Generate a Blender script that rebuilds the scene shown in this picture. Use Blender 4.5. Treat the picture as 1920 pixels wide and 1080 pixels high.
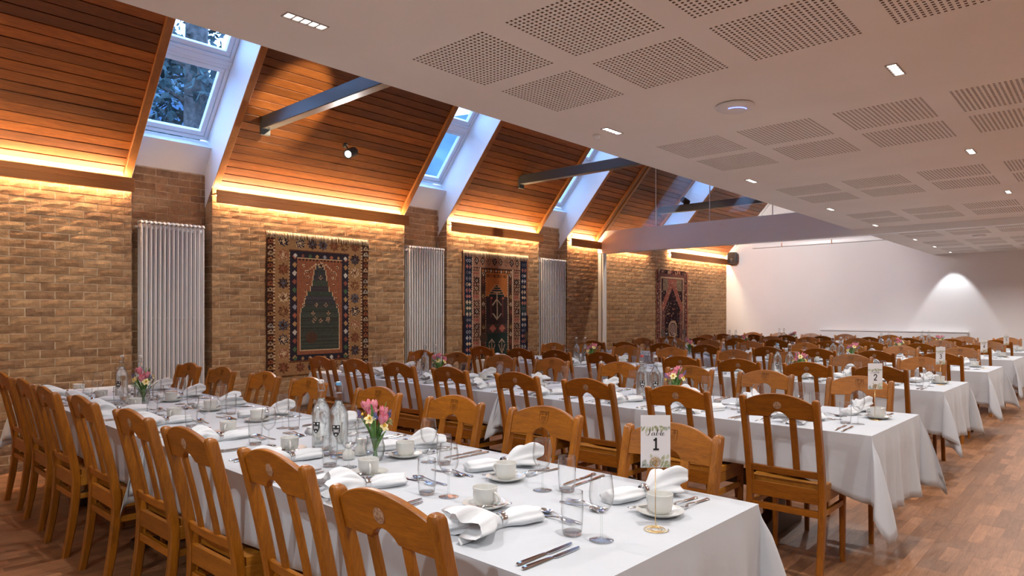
import bpy, bmesh, math, random
from mathutils import Vector, Matrix
PI = math.pi
rnd = random.Random(7)
scene = bpy.context.scene
for o in list(bpy.data.objects):
    bpy.data.objects.remove(o)

# ------------------------------------------------------------------ camera
cam_d = bpy.data.cameras.new('camera')
cam = bpy.data.objects.new('camera', cam_d)
scene.collection.objects.link(cam)
cam.location = (0, 0, 1.38)
cam.rotation_euler = (PI / 2, 0, math.radians(42.16))
cam_d.sensor_width = 36
cam_d.lens = 36 * 1259 / 1920
cam_d.shift_y = 47 / 1920
cam_d.clip_end = 200
scene.camera = cam
# ------------------------------------------------------------------ world, exposure
scene.view_settings.view_transform = 'Standard'
scene.view_settings.look = 'None'
scene.view_settings.gamma = 1
scene.view_settings.use_curve_mapping = False
scene.view_settings.exposure = 0.76
W = bpy.data.worlds.new('dusk_sky')
scene.world = W
W.use_nodes = True
SKY = W.node_tree.nodes['Background']
SKY.inputs[0].default_value = (0.34, 0.55, 0.95, 1)
SKY.inputs[1].default_value = 6.2
try:
    scene.cycles.transparent_max_bounces = 24
    scene.cycles.max_bounces = 8
    scene.cycles.diffuse_bounces = 4
    scene.cycles.sample_clamp_indirect = 6
    scene.cycles.caustics_reflective = False
    scene.cycles.caustics_refractive = False
except Exception:
    pass
DOWN_W = 39.0          # ceiling downlights, watts each
LED_S = 66.0           # cove led strip emission
SPOT_W = 60.0
WALL_FILL_W = 86.0         # unseen spots added in the roof void to brighten the brick wall

# ------------------------------------------------------------------ helpers
C = scene.collection
def link(o):
    C.objects.link(o)
    return o
def tag(o, label=None, cat=None, group=None, kind=None):
    if label: o['label'] = label
    if cat: o['category'] = cat
    if group: o['group'] = group
    if kind: o['kind'] = kind
    return o
def empty(name, loc=(0, 0, 0), rz=0.0, label=None, cat=None, group=None, kind=None):
    o = bpy.data.objects.new(name, None)
    o.empty_display_size = 0.05
    o.location = loc
    o.rotation_euler = (0, 0, rz)
    link(o)
    return tag(o, label, cat, group, kind)
def ob(name, me, mat=None, parent=None, loc=None, rz=None):
    o = bpy.data.objects.new(name, me)
    if mat is not None and not me.materials:
        if isinstance(mat, (list, tuple)):
            for m in mat: me.materials.append(m)
        else:
            me.materials.append(mat)
    link(o)
    if parent: o.parent = parent
    if loc: o.location = loc
    if rz: o.rotation_euler = (0, 0, rz)
    return o
def copy_tree(root, loc=None, rz=None):
    r = root.copy(); link(r)
    if loc is not None: r.location = loc
    if rz is not None: r.rotation_euler = (r.rotation_euler[0], r.rotation_euler[1], rz)
    for ch in root.children:
        c = ch.copy(); link(c); c.parent = r
        for g in ch.children:
            d = g.copy(); link(d); d.parent = c
    return r

class MB:
    """collects verts and faces of one mesh"""
    def __init__(s):
        s.v = []; s.f = []; s.m = []; s.mi = 0; s.col = None
    def add(s, vs, fs):
        n = len(s.v)
        s.v.extend(vs)
        for f in fs:
            s.f.append([i + n for i in f]); s.m.append(s.mi)
        return n
    def box(s, x0, y0, z0, x1, y1, z1):
        vs = [(x0,y0,z0),(x1,y0,z0),(x1,y1,z0),(x0,y1,z0),(x0,y0,z1),(x1,y0,z1),(x1,y1,z1),(x0,y1,z1)]
        s.add(vs, [(0,3,2,1),(4,5,6,7),(0,1,5,4),(1,2,6,5),(2,3,7,6),(3,0,4,7)])
        return s
    def quad(s, a, b, c, d):
        s.add([a, b, c, d], [(0, 1, 2, 3)]); return s
    def loft(s, rings, close=True, cap0=True, cap1=True):
        n = len(rings[0]); vs = [p for r in rings for p in r]; fs = []
        for k in range(len(rings) - 1):
            for i in range(n if close else n - 1):
                j = (i + 1) % n
                fs.append((k*n+i, k*n+j, (k+1)*n+j, (k+1)*n+i))
        if cap0: fs.append(tuple(range(n - 1, -1, -1)))
        if cap1: fs.append(tuple((len(rings)-1)*n + i for i in range(n)))
        s.add(vs, fs); return s
    def lathe(s, prof, n=24, c=(0, 0, 0), cap0=True, cap1=False, rib=None):
        rings = []
        for r, z in prof:
            rings.append([(c[0] + r*(1+(rib[1]*math.cos(rib[0]*2*PI*i/n) if rib else 0))*math.cos(2*PI*i/n),
                           c[1] + r*(1+(rib[1]*math.cos(rib[0]*2*PI*i/n) if rib else 0))*math.sin(2*PI*i/n), c[2] + z) for i in range(n)])
        return s.loft(rings, True, cap0, cap1)
    def tube(s, pts, r, n=8, caps=True, closed=False):
        pts = [Vector(p) for p in pts]; rings = []
        up = None
        for i, p in enumerate(pts):
            if closed: t = pts[(i+1) % len(pts)] - pts[i-1]
            elif i == 0: t = pts[1] - p
            elif i == len(pts) - 1: t = p - pts[-2]
            else: t = pts[i+1] - pts[i-1]
            t.normalize()
            if up is None:
                up = Vector((0, 0, 1)) if abs(t.z) < .9 else Vector((1, 0, 0))
            u = up - t * up.dot(t)
            if u.length < 1e-4:
                u = Vector((1, 0, 0)) - t * t.x
            u.normalize(); up = u
            w = t.cross(u)
            rr = r[i] if isinstance(r, (list, tuple)) else r
            rings.append([tuple(p + (u*math.cos(2*PI*k/n) + w*math.sin(2*PI*k/n))*rr) for k in range(n)])
        if closed:
            rings.append(rings[0]); return s.loft(rings, True, False, False)
        return s.loft(rings, True, caps, caps)
    def prism(s, poly, y0, y1):
        """poly in (x,z), extruded along y"""
        n = len(poly)
        vs = [(x, y0, z) for x, z in poly] + [(x, y1, z) for x, z in poly]
        fs = [tuple(range(n)), tuple(range(2*n-1, n-1, -1))]
        for i in range(n):
            j = (i+1) % n
            fs.append((i, i+n, j+n, j))
        s.add(vs, fs); return s
    def xform(s, M, start=0):
        s.v[start:] = [tuple(M @ Vector(p)) for p in s.v[start:]]
        return s
    def mesh(s, name, smooth=False, bevel=0, seg=1, autosmooth=None, recalc=True):
        me = bpy.data.meshes.new(name)
        me.from_pydata([tuple(p) for p in s.v], [], s.f)
        if any(s.m):
            me.polygons.foreach_set('material_index', s.m)
        if bevel or recalc:
            bm = bmesh.new(); bm.from_mesh(me)
            if recalc: bmesh.ops.recalc_face_normals(bm, faces=bm.faces)
            if bevel:
                es = [e for e in bm.edges if len(e.link_faces) == 2 and e.calc_face_angle(0) > .5]
                bmesh.ops.bevel(bm, geom=es, offset=bevel, segments=seg, affect='EDGES', profile=.6, clamp_overlap=True)
            bm.to_mesh(me); bm.free()
        if smooth:
            me.polygons.foreach_set('use_smooth', [True]*len(me.polygons))
            if autosmooth:
                me.set_sharp_from_angle(angle=math.radians(autosmooth))
        me.update()
        return me

# ------------------------------------------------------------------ materials
def nd(nt, typ, **kw):
    n = nt.nodes.new(typ)
    for k, v in kw.items():
        if k in ('inp',):
            for a, b in v.items():
                n.inputs[a].default_value = b
        else:
            setattr(n, k, v)
    return n
def mat(name, col=(.8,.8,.8), rough=.5, metal=0.0, spec=.5, emit=None, estr=0, coat=0):
    m = bpy.data.materials.new(name); m.use_nodes = True
    b = m.node_tree.nodes['Principled BSDF']
    b.inputs['Base Color'].default_value = (*col, 1)
    b.inputs['Roughness'].default_value = rough
    b.inputs['Metallic'].default_value = metal
    b.inputs['Specular IOR Level'].default_value = spec
    if coat: b.inputs['Coat Weight'].default_value = coat
    if emit:
        b.inputs['Emission Color'].default_value = (*emit, 1)
        b.inputs['Emission Strength'].default_value = estr
    return m
def ramp(nt, stops):
    r = nt.nodes.new('ShaderNodeValToRGB')
    el = r.color_ramp.elements
    while len(el) < len(stops): el.new(.5)
    for e, (p, c) in zip(el, stops):
        e.position = p; e.color = (*c, 1)
    return r
def rand_value(nt):
    """per-object random plus the per-face attribute 'rnd' of joined meshes"""
    oi = nt.nodes.new('ShaderNodeObjectInfo')
    at = nd(nt, 'ShaderNodeAttribute', attribute_name='rnd')
    ad = nd(nt, 'ShaderNodeMath', operation='ADD')
    fr = nd(nt, 'ShaderNodeMath', operation='FRACT')
    nt.links.new(oi.outputs['Random'], ad.inputs[0]); nt.links.new(at.outputs['Fac'], ad.inputs[1])
    nt.links.new(ad.outputs[0], fr.inputs[0])
    return fr.outputs[0]
def wood(name, c0, c1, scale=(6, 6, .6), rough=.38, vary=.35, bump=.08, coat=.0, tint=None, fine=18.0):
    m = mat(name, c1, rough, coat=coat); nt = m.node_tree; b = nt.nodes['Principled BSDF']
    tc = nt.nodes.new('ShaderNodeTexCoord')
    mp = nd(nt, 'ShaderNodeMapping'); mp.inputs['Scale'].default_value = scale
    rv = rand_value(nt)
    off = nd(nt, 'ShaderNodeVectorMath', operation='MULTIPLY_ADD')
    cmb = nt.nodes.new('ShaderNodeCombineXYZ')
    for i in range(3): nt.links.new(rv, cmb.inputs[i])
    off.inputs[1].default_value = (37, 53, 71)
    nt.links.new(cmb.outputs[0], off.inputs[0]); nt.links.new(tc.outputs['Object'], off.inputs[2])
    nt.links.new(off.outputs[0], mp.inputs[0])
    n1 = nd(nt, 'ShaderNodeTexNoise', inp={'Scale': 3.0, 'Detail': 6.0, 'Roughness': .65, 'Distortion': .6})
    n2 = nd(nt, 'ShaderNodeTexNoise', inp={'Scale': fine, 'Detail': 3.0, 'Roughness': .7})
    nt.links.new(mp.outputs[0], n1.inputs['Vector']); nt.links.new(mp.outputs[0], n2.inputs['Vector'])
    mx = nd(nt, 'ShaderNodeMath', operation='MULTIPLY_ADD', inp={1: .5})
    mul = nd(nt, 'ShaderNodeMath', operation='MULTIPLY', inp={1: .6})
    nt.links.new(n2.outputs['Fac'], mx.inputs[0]); nt.links.new(n1.outputs['Fac'], mul.inputs[0]); nt.links.new(mul.outputs[0], mx.inputs[2])
    r = ramp(nt, [(.32, c0), (.72, c1)])
    nt.links.new(mx.outputs[0], r.inputs[0])
    hs = nt.nodes.new('ShaderNodeHueSaturation')
    mr = nd(nt, 'ShaderNodeMapRange', inp={3: 1 - vary, 4: 1 + vary})
    nt.links.new(rv, mr.inputs[0]); nt.links.new(mr.outputs[0], hs.inputs['Value'])
    nt.links.new(r.outputs[0], hs.inputs['Color'])
    nt.links.new(hs.outputs[0], b.inputs['Base Color'])
    if bump:
        bp = nd(nt, 'ShaderNodeBump', inp={'Strength': bump, 'Distance': .004})
        nt.links.new(mx.outputs[0], bp.inputs['Height']); nt.links.new(bp.outputs[0], b.inputs['Normal'])
    return m
def noisy(name, c0, c1, scale=8, rough=.8, bump=.0, bscale=60, detail=5, dist=.003, stops=(.35, .68)):
    m = mat(name, c1, rough); nt = m.node_tree; b = nt.nodes['Principled BSDF']
    tc = nt.nodes.new('ShaderNodeTexCoord')
    n = nd(nt, 'ShaderNodeTexNoise', inp={'Scale': scale, 'Detail': detail})
    nt.links.new(tc.outputs['Object'], n.inputs['Vector'])
    r = ramp(nt, [(stops[0], c0), (stops[1], c1)])
    nt.links.new(n.outputs['Fac'], r.inputs[0]); nt.links.new(r.outputs[0], b.inputs['Base Color'])
    if bump:
        n2 = nd(nt, 'ShaderNodeTexNoise', inp={'Scale': bscale, 'Detail': 4})
        nt.links.new(tc.outputs['Object'], n2.inputs['Vector'])
        bp = nd(nt, 'ShaderNodeBump', inp={'Strength': bump, 'Distance': dist})
        nt.links.new(n2.outputs['Fac'], bp.inputs['Height']); nt.links.new(bp.outputs[0], b.inputs['Normal'])
    return m
def thin_glass(name, tint=(1, 1, 1), boost=1.0, base=.0, rough=.0, edge=None):
    """thin clear glass: transparent, with a fresnel reflection on top"""
    m = bpy.data.materials.new(name); m.use_nodes = True; nt = m.node_tree
    nt.nodes.remove(nt.nodes['Principled BSDF'])
    out = nt.nodes['Material Output']
    tr = nt.nodes.new('ShaderNodeBsdfTransparent'); tr.inputs[0].default_value = (*tint, 1)
    gl = nt.nodes.new('ShaderNodeBsdfGlossy'); gl.inputs['Roughness'].default_value = rough
    lw = nd(nt, 'ShaderNodeLayerWeight', inp={'Blend': .5})
    pw = nd(nt, 'ShaderNodeMath', operation='POWER', inp={1: 3.2})
    nt.links.new(lw.outputs['Facing'], pw.inputs[0])
    ma = nd(nt, 'ShaderNodeMath', operation='MULTIPLY_ADD', inp={1: .8*boost, 2: .04 + base}); ma.use_clamp = True
    nt.links.new(pw.outputs[0], ma.inputs[0])
    if edge:      # the longer path through the wall seen edge-on takes more light
        pe = nd(nt, 'ShaderNodeMath', operation='POWER', inp={1: 3.5}); nt.links.new(lw.outputs['Facing'], pe.inputs[0])
        mc = nd(nt, 'ShaderNodeMixRGB', inp={1: (*tint, 1), 2: (*edge, 1)})
        nt.links.new(pe.outputs[0], mc.inputs[0]); nt.links.new(mc.outputs[0], tr.inputs[0])
    mx = nt.nodes.new('ShaderNodeMixShader')
    nt.links.new(ma.outputs[0], mx.inputs[0]); nt.links.new(tr.outputs[0], mx.inputs[1]); nt.links.new(gl.outputs[0], mx.inputs[2])
    nt.links.new(mx.outputs[0], out.inputs['Surface'])
    return m
def brick_mat():
    m = mat('stock_brick', (.3, .2, .1), .9); nt = m.node_tree; b = nt.nodes['Principled BSDF']
    rv = rand_value(nt)
    r = ramp(nt, [(0, (.28, .165, .085)), (.25, (.37, .23, .125)), (.55, (.45, .295, .165)), (.88, (.35, .215, .115)), (1, (.26, .16, .095))])
    nt.links.new(rv, r.inputs[0])
    geo = nt.nodes.new('ShaderNodeNewGeometry')
    n = nd(nt, 'ShaderNodeTexNoise', inp={'Scale': 22.0, 'Detail': 6.0, 'Roughness': .7})
    nt.links.new(geo.outputs['Position'], n.inputs['Vector'])
    r2 = ramp(nt, [(.3, (.62, .56, .5)), (.7, (1.25, 1.2, 1.1))])
    nt.links.new(n.outputs['Fac'], r2.inputs[0])
    mx = nd(nt, 'ShaderNodeMixRGB', blend_type='MULTIPLY', inp={0: 1.0})
    nt.links.new(r.outputs[0], mx.inputs[1]); nt.links.new(r2.outputs[0], mx.inputs[2])
    nt.links.new(mx.outputs[0], b.inputs['Base Color'])
    n3 = nd(nt, 'ShaderNodeTexNoise', inp={'Scale': 45.0, 'Detail': 5.0, 'Roughness': .65})
    nt.links.new(geo.outputs['Position'], n3.inputs['Vector'])
    bp = nd(nt, 'ShaderNodeBump', inp={'Strength': .9, 'Distance': .006})
    nt.links.new(n3.outputs['Fac'], bp.inputs['Height']); nt.links.new(bp.outputs[0], b.inputs['Normal'])
    return m
M = {}
M['brick'] = brick_mat()
M['mortar'] = noisy('lime_mortar', (.56, .42, .27), (.74, .59, .41), 14, .95, .4, 90)
M['roof_wood'] = wood('cedar_boarding', (.15, .038, .005), (.40, .128, .020), (5, .45, 5), .45, .42, .05)
M['rafter'] = wood('cedar_rafter', (.30, .10, .022), (.50, .20, .05), (5, 5, .8), .45, .15, .05)
M['fascia'] = wood('cedar_fascia', (.36, .12, .028), (.52, .20, .05), (5, .4, 5), .45, .12, .04)
M['oak'] = wood('oak_chair', (.135, .038, .002), (.36, .118, .005), (16, 16, 1.6), .36, .20, .1, .0)
M['oak_flat'] = wood('oak_chair_flat', (.135, .038, .002), (.37, .122, .0055), (1.6, 16, 16), .36, .20, .1, .0)
M['oak_seat'] = wood('oak_seat', (.22, .072, .005), (.46, .18, .016), (16, 1.6, 16), .42, .18, .08, .0)
M['oak_dark'] = wood('oak_carving', (.14, .045, .005), (.24, .085, .010), (16, 16, 3), .5, .1, .1)
M['trestle'] = wood('dark_trestle', (.035, .016, .008), (.075, .032, .015), (14, 14, 2), .45, .1, .05)
M['floor_block'] = wood('floor_blocks', (.175, .074, .031), (.38, .18, .085), (14, 1.6, 14), .42, .30, .04, .0, fine=12)
M['floor_gap'] = mat('floor_gap', (.10, .05, .026), .7)
M['plaster'] = noisy('ceiling_plaster', (.84, .80, .755), (.88, .845, .80), 1.5, .9)
M['white_wall'] = noisy('white_wall', (.77, .755, .755), (.82, .80, .80), .7, .85)
M['white_gloss'] = mat('white_gloss', (.80, .80, .80), .35)
M['reveal'] = mat('reveal_white', (.88, .89, .91), .6)
M['hole_shade'] = mat('ceiling_hole_shade', (.20, .13, .09), .95)  # shade inside the holes, put into the colour of their sides and backing
M['upvc'] = mat('window_white', (.86, .87, .89), .35)
M['pane'] = thin_glass('window_pane', (.80, .88, .95), 1.0)
M['partition'] = thin_glass('partition_glass', (.93, .95, .97), 2.2, .03)
M['steel'] = mat('grey_steel', (.11, .12, .12), .42, .35)
M['black'] = mat('black_plastic', (.012, .012, .013), .45)
M['radiator'] = mat('radiator_enamel', (.74, .73, .74), .35)
M['led'] = mat('led_strip', (1, .8, .5), .5, emit=(1, .76, .46), estr=LED_S)
M['lens'] = mat('downlight_lens', (1, 1, 1), .3, emit=(1, .97, .93), estr=3.2)
M['lens_spot'] = mat('spot_lens', (1, 1, 1), .3, emit=(.96, .98, 1), estr=14)
M['fitting'] = mat('grey_fitting', (.36, .32, .29), .5)
M['blue_led'] = mat('blue_led', (.1, .15, 1), .4, emit=(.15, .2, 1), estr=2.5)
def cloth_mat(name, col, wr=.5):
    m = mat(name, col, .85); nt = m.node_tree; b = nt.nodes['Principled BSDF']
    tc = nt.nodes.new('ShaderNodeTexCoord')
    n = nd(nt, 'ShaderNodeTexNoise', inp={'Scale': 5.0, 'Detail': 4.0, 'Distortion': .8})
    nt.links.new(tc.outputs['Object'], n.inputs['Vector'])
    bp = nd(nt, 'ShaderNodeBump', inp={'Strength': wr, 'Distance': .012})
    nt.links.new(n.outputs['Fac'], bp.inputs['Height']); nt.links.new(bp.outputs[0], b.inputs['Normal'])
    b.inputs['Sheen Weight'].default_value = .15
    return m
M['cloth'] = cloth_mat('white_tablecloth', (.50, .525, .555), .28)
M['napkin'] = cloth_mat('white_napkin', (.67, .685, .70), .3)
M['china'] = mat('white_china', (.62, .615, .58), .18, coat=.3)
M['chrome'] = mat('polished_steel', (.75, .75, .76), .14, 1.0)
M['brass'] = mat('gold_wire', (.80, .55, .22), .25, 1.0)
M['glass'] = thin_glass('drinking_glass', (.992, .995, .995), 1.5, .02, edge=(.12, .125, .13))
M['bottle'] = thin_glass('bottle_glass', (.975, .99, .985), 1.2, .03, edge=(.2, .24, .23))
M['water'] = thin_glass('vase_water', (.985, .99, .995), .35)
def refracting(name, ior=1.33, clear=.3):
    m = bpy.data.materials.new(name); m.use_nodes = True; nt = m.node_tree
    nt.nodes.remove(nt.nodes['Principled BSDF'])
    g = nd(nt, 'ShaderNodeBsdfGlass', inp={'IOR': ior, 'Roughness': 0.0, 'Color': (.97, .985, .985, 1)})
    t_ = nt.nodes.new('ShaderNodeBsdfTransparent'); mx = nd(nt, 'ShaderNodeMixShader', inp={0: clear})
    nt.links.new(g.outputs[0], mx.inputs[1]); nt.links.new(t_.outputs[0], mx.inputs[2]); nt.links.new(mx.outputs[0], nt.nodes['Material Output'].inputs['Surface'])
    return m
M['bottle_water'] = refracting('bottle_water')
M['thick_glass'] = refracting('thick_glass', 1.5, .35)
M['vase'] = thin_glass('vase_glass', (.98, .99, .985), 1.2, .04, edge=(.35, .38, .36))
M['cap_white'] = mat('white_stopper', (.8, .78, .76), .4)
M['cap_blue'] = mat('blue_stopper', (.12, .38, .66), .4)
M['cap_red'] = mat('red_stopper', (.6, .05, .06), .4)
M['ink'] = mat('black_ink', (.02, .018, .02), .7)
M['print_white'] = mat('white_print', (.8, .8, .8), .6)
M['card'] = mat('white_card', (.70, .70, .72), .7)
M['sage1'] = mat('sage_print', (.30, .33, .19), .8)
M['sage2'] = mat('grey_sage_print', (.36, .40, .36), .8)
M['sage3'] = mat('pale_sage_print', (.5, .52, .38), .8)
M['badge'] = noisy('badge_plate', (.24, .13, .075), (.44, .28, .17), 120, .5, stops=(.42, .58))
M['leaf'] = noisy('leaf_green', (.07, .17, .035), (.17, .34, .07), 40, .5)
M['tulip'] = noisy('pink_petal', (.70, .16, .26), (.85, .38, .42), 60, .55)
M['daff'] = mat('cream_petal', (.82, .72, .36), .6)
M['daffc'] = mat('yellow_petal', (.80, .52, .06), .6)
M['musc'] = mat('blue_petal', (.10, .13, .38), .6)
M['bark'] = noisy('bark', (.05, .045, .04), (.16, .14, .13), 12, .9, .6, 20, dist=.03)
M['foliage'] = noisy('foliage', (.03, .06, .06), (.09, .15, .15), 6, .7)
M['blue_haze_belt'] = noisy('blue_haze_belt', (.035, .075, .13), (.075, .135, .21), .35, .9)  # haze of distance put into the colour as blue
M['fringe'] = noisy('fringe_wool', (.50, .40, .28), (.72, .62, .47), 60, .9)
# ------------------------------------------------------------------ the room
WX = -7.10                       # face of the brick wall
YA, YB = -2.0, 15.62             # ends of the room
XR = 3.0                         # right wall (out of view)
CZ, CX = 2.55, -2.785            # flat ceiling and its open edge
SL = 1.15                        # pitch of the boarded slope
NORM = math.hypot(1, SL)
def RZ(x): return 2.70 + SL * (x + 7.1)
RX = -4.94; RIDGE = RZ(RX)
BAYS = [(YA, 2.35), (3.13, 5.70), (6.46, 8.50), (9.27, YB)]
REC = [(2.35, 3.13), (5.70, 6.46), (8.50, 9.27)]
SHAFT = REC + [(11.93, 12.73)]
def struct(o): o['kind'] = 'structure'; return o
def set_rnd(me, vals):
    a = me.attributes.new('rnd', 'FLOAT', 'FACE'); a.data.foreach_set('value', vals)

# floor -------------------------------------------------------------
b = MB(); b.box(-7.5, YA - .2, -.06, XR + .2, YB + .2, -.004)
floor = struct(ob('floor', b.mesh('floor'), M['floor_gap']))
def proj(x, y, z):
    th = math.radians(42.16); f = 1259
    d = -x*math.sin(th) + y*math.cos(th); l = x*math.cos(th) + y*math.sin(th)
    if d < .2: return (-1e4, -1e4, d)
    return (960 + f*l/d, 587 - f*(z - 1.38)/d, d)
blocks = []
fr = random.Random(3)
bw = .0715
i = 0
x = -7.12
while x < XR:
    y = YA - fr.random()*.3
    while y < YB:
        L = fr.choice((.2, .24, .28, .33, .38, .44, .5))
        blocks.append((x, y, L, fr.random()))
        y += L
    x += bw
def block_score(q):
    x, y, L, r = q
    px, py, d = proj(x + bw/2, y + L/2, 0)
    if not (-20 < px < 1940 and py < 1100): return 1e6
    if x > -.95 and y > 2.3: return d
    if x < -3.0 and y < 1.05: return d + .5
    if y < 3.3 and y > 2.6 and x > -2: return d + 3
    return 500 + d
blocks.sort(key=block_score)
fm = {}
for (x, y, L, r) in blocks[:300]:
    if L not in fm:
        b = MB(); b.box(.00025, .00025, -.012, bw - .00025, L - .00025, 0)
        fm[L] = b.mesh('floor_block'); fm[L].materials.append(M['floor_block'])
    ob('floor_block', fm[L], None, floor, (x, y, (r - .5)*.0004))
b = MB(); rv = []
for (x, y, L, r) in blocks[300:]:
    z = (r - .5)*.0004; e = .00025
    n = len(b.f)
    b.add([(x+e,y+e,z),(x+bw-e,y+e,z),(x+bw-e,y+L-e,z),(x+e,y+L-e,z),(x+e,y+e,-.01),(x+bw-e,y+e,-.01),(x+bw-e,y+L-e,-.01),(x+e,y+L-e,-.01)],
          [(0,1,2,3),(0,4,5,1),(1,5,6,2),(2,6,7,3),(3,7,4,0)])
    rv += [r]*5
me = b.mesh('floor_blocks_rest', recalc=False); set_rnd(me, rv)
tag(ob('floor_blocks', me, M['floor_block'], floor), kind='stuff')

# brick wall --------------------------------------------------------
b = MB(); mx = WX - .007
for y0, y1 in BAYS: b.quad((mx,y0,0),(mx,y1,0),(mx,y1,2.74),(mx,y0,2.74))
b.quad((mx,11.9,2.7),(mx,12.76,2.7),(mx,12.76,2.86),(mx,11.9,2.86))
for y0, y1 in REC:
    b.quad((mx-.17,y0,0),(mx-.17,y1,0),(mx-.17,y1,2.9),(mx-.17,y0,2.9))
    b.quad((mx-.17,y0-.004,0),(mx,y0-.004,0),(mx,y0-.004,2.74),(mx-.17,y0-.004,2.74))
    b.quad((mx-.17,y1+.004,0),(mx,y1+.004,0),(mx,y1+.004,2.74),(mx-.17,y1+.004,2.74))
b.quad((mx-.3,YA,0),(mx-.3,YB,0),(mx-.3,YB,2.9),(mx-.3,YA,2.9))
wall = struct(ob('wall_left', b.mesh('wall_left'), M['mortar']))
br = random.Random(11)
def brick_mb(b, x, y, z, L, h=.066, depth=.022, jit=.0035, both=False):
    nu, nv = 3, 2
    vs = []; fs = []
    for j in range(nv + 1):
        for i in range(nu + 1):
            edge = i in (0, nu) or j in (0, nv)
            jy = br.uniform(-jit, jit)*.6; jz = br.uniform(-jit, jit)*.7
            vs.append((x + (br.uniform(-.0045, -.001) if edge else br.uniform(-.001, .0032)), y + L*i/nu + jy, z + h*j/nv + jz))
    n = nu + 1
    for j in range(nv):
        for i in range(nu):
            fs.append((j*n+i, j*n+i+1, (j+1)*n+i+1, (j+1)*n+i))
    ring = [i for i in range(n)] + [j*n+nu for j in range(1, nv+1)] + [nv*n+i for i in range(nu-1, -1, -1)] + [j*n for j in range(nv-1, 0, -1)]
    m0 = len(vs)
    for k in ring:
        vs.append((x - depth, vs[k][1], vs[k][2]))
    for k in range(len(ring)):
        k2 = (k+1) % len(ring)
        fs.append((ring[k2], ring[k], m0+k, m0+k2))
    b.add(vs, fs)
    return len(fs)
bricks = []   # x, y, z, length, deep
def lay(x, y0, y1, z0, z1, shift=0.0, ends=(False, False)):
    k = 0; z = z0
    while z + .06 < z1:
        y = y0 - (.1125 if k % 2 else 0) - shift
        while y < y1:
            a, c = max(y, y0), min(y + .215, y1)
            if c - a > .035:
                deep = .175 if ((a == y0 and ends[0]) or (c == y1 and ends[1])) else .022
                bricks.append((x, a, z, c - a, deep))
            y += .225
        z += .075; k += 1
lay(WX, YA, 2.35, .005, 2.70, .10, (False, True))
lay(WX, 3.13, 5.70, .005, 2.70, .03, (True, True))
lay(WX, 6.46, 8.50, .005, 2.70, .0, (True, True))
lay(WX, 9.27, YB - .005, .005, 2.86, .06, (True, False))
for y0, y1 in REC: lay(WX - .17, y0 + .003, y1 - .003, .005, 2.87, .05)
bricks = [q for q in bricks if not (q[1] > 9.27 and q[2] > 2.68 and not 11.9 < q[1] < 12.7)]
def brick_score(q):
    px, py, d = proj(q[0], q[1] + q[3]/2, q[2] + .03)
    if q[0] < WX - .1 and q[2] < 2.2: return 900 + d
    if px < -10 or py > 735: return 1e6
    if py > 690 and px < 150: return 800
    return d
bricks.sort(key=brick_score)
BV = {}
def brick_mesh(L, deep):
    key = (round(L, 2), deep)
    lst = BV.setdefault(key, [])
    if len(lst) < (7 if key[0] > .2 else 2):
        b = MB(); brick_mb(b, 0, 0, 0, L, depth=deep)
        me = b.mesh('brick'); me.materials.append(M['brick']); lst.append(me); return me
    return br.choice(lst)
for (x, y, z, L, dp) in bricks[:300]:
    me = brick_mesh(L, dp)
    ob('brick', me, None, wall, (x + br.uniform(-.002, .003), y, z))
b = MB(); rv = []
for (x, y, z, L, dp) in bricks[300:]:
    n = brick_mb(b, x + br.uniform(-.002, .003), y, z, L, depth=dp); rv += [br.random()]*n
me = b.mesh('bricks_rest', recalc=False); set_rnd(me, rv)
tag(ob('bricks', me, M['brick'], wall), kind='stuff')

# white end walls, right wall, closing walls -----------------------------------
b = MB()
gable = [(-7.6, 0), (XR, 0), (XR, CZ + .1), (CX, CZ + .1), (RX, RIDGE), (-7.25, RZ(-7.25)), (-7.6, RZ(-7.25))]
b.prism(gable, YB, YB + .12)
struct(ob('wall_far', b.mesh('wall_far'), M['white_wall']))
b = MB(); b.prism(gable, YA - .12, YA)
struct(ob('wall_back', b.mesh('wall_back'), M['white_wall']))
b = MB(); b.box(XR, YA, 0, XR + .12, YB, CZ + .1)
struct(ob('wall_right', b.mesh('wall_right'), M['white_wall']))
b = MB(); b.box(WX + .01, YB - .018, 0, XR, YB, .11)
struct(ob('baseboard_far', b.mesh('baseboard_far', bevel=.004), M['white_gloss']))

# flat ceiling with perforated panels ------------------------------------------
PXW, PYW = .465, .487
pxs = [-2.425 + .5833*i for i in range(9)]
pys = []
for n in range(-1, 4):
    pys += [1.98 + 2.2*n, 2.583 + 2.2*n]
for y in (10.85, 12.72, 14.2): pys += [y, y + .603]
pys = [y for y in pys if y > YA + .2]
b = MB()
xs = [CX]; ys = [YA]
for p in pxs: xs += [p, p + PXW]
xs.append(XR)
for p in pys: ys += [p, p + PYW]
ys.append(YB)
for i in range(len(xs) - 1):
    for j in range(len(ys) - 1):
        if i % 2 == 1 and j % 2 == 1: continue
        b.quad((xs[i],ys[j],CZ),(xs[i],ys[j+1],CZ),(xs[i+1],ys[j+1],CZ),(xs[i+1],ys[j],CZ))
b.quad((CX,YA,CZ),(CX,YB,CZ),(CX,YB,CZ+.12),(CX,YA,CZ+.12))
b.mi = 1
b.quad((CX,YA,CZ+.06),(CX,YB,CZ+.06),(XR,YB,CZ+.06),(XR,YA,CZ+.06))
b.mi = 0
b.quad((CX,YA,CZ+.12),(XR,YA,CZ+.12),(XR,YB,CZ+.12),(CX,YB,CZ+.12))
ceiling = struct(ob('ceiling', b.mesh('ceiling', recalc=False), [M['plaster'], M['hole_shade']]))
N = 20; b = MB(); px_, py_ = PXW/N, PYW/N; hs = .0057
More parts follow.
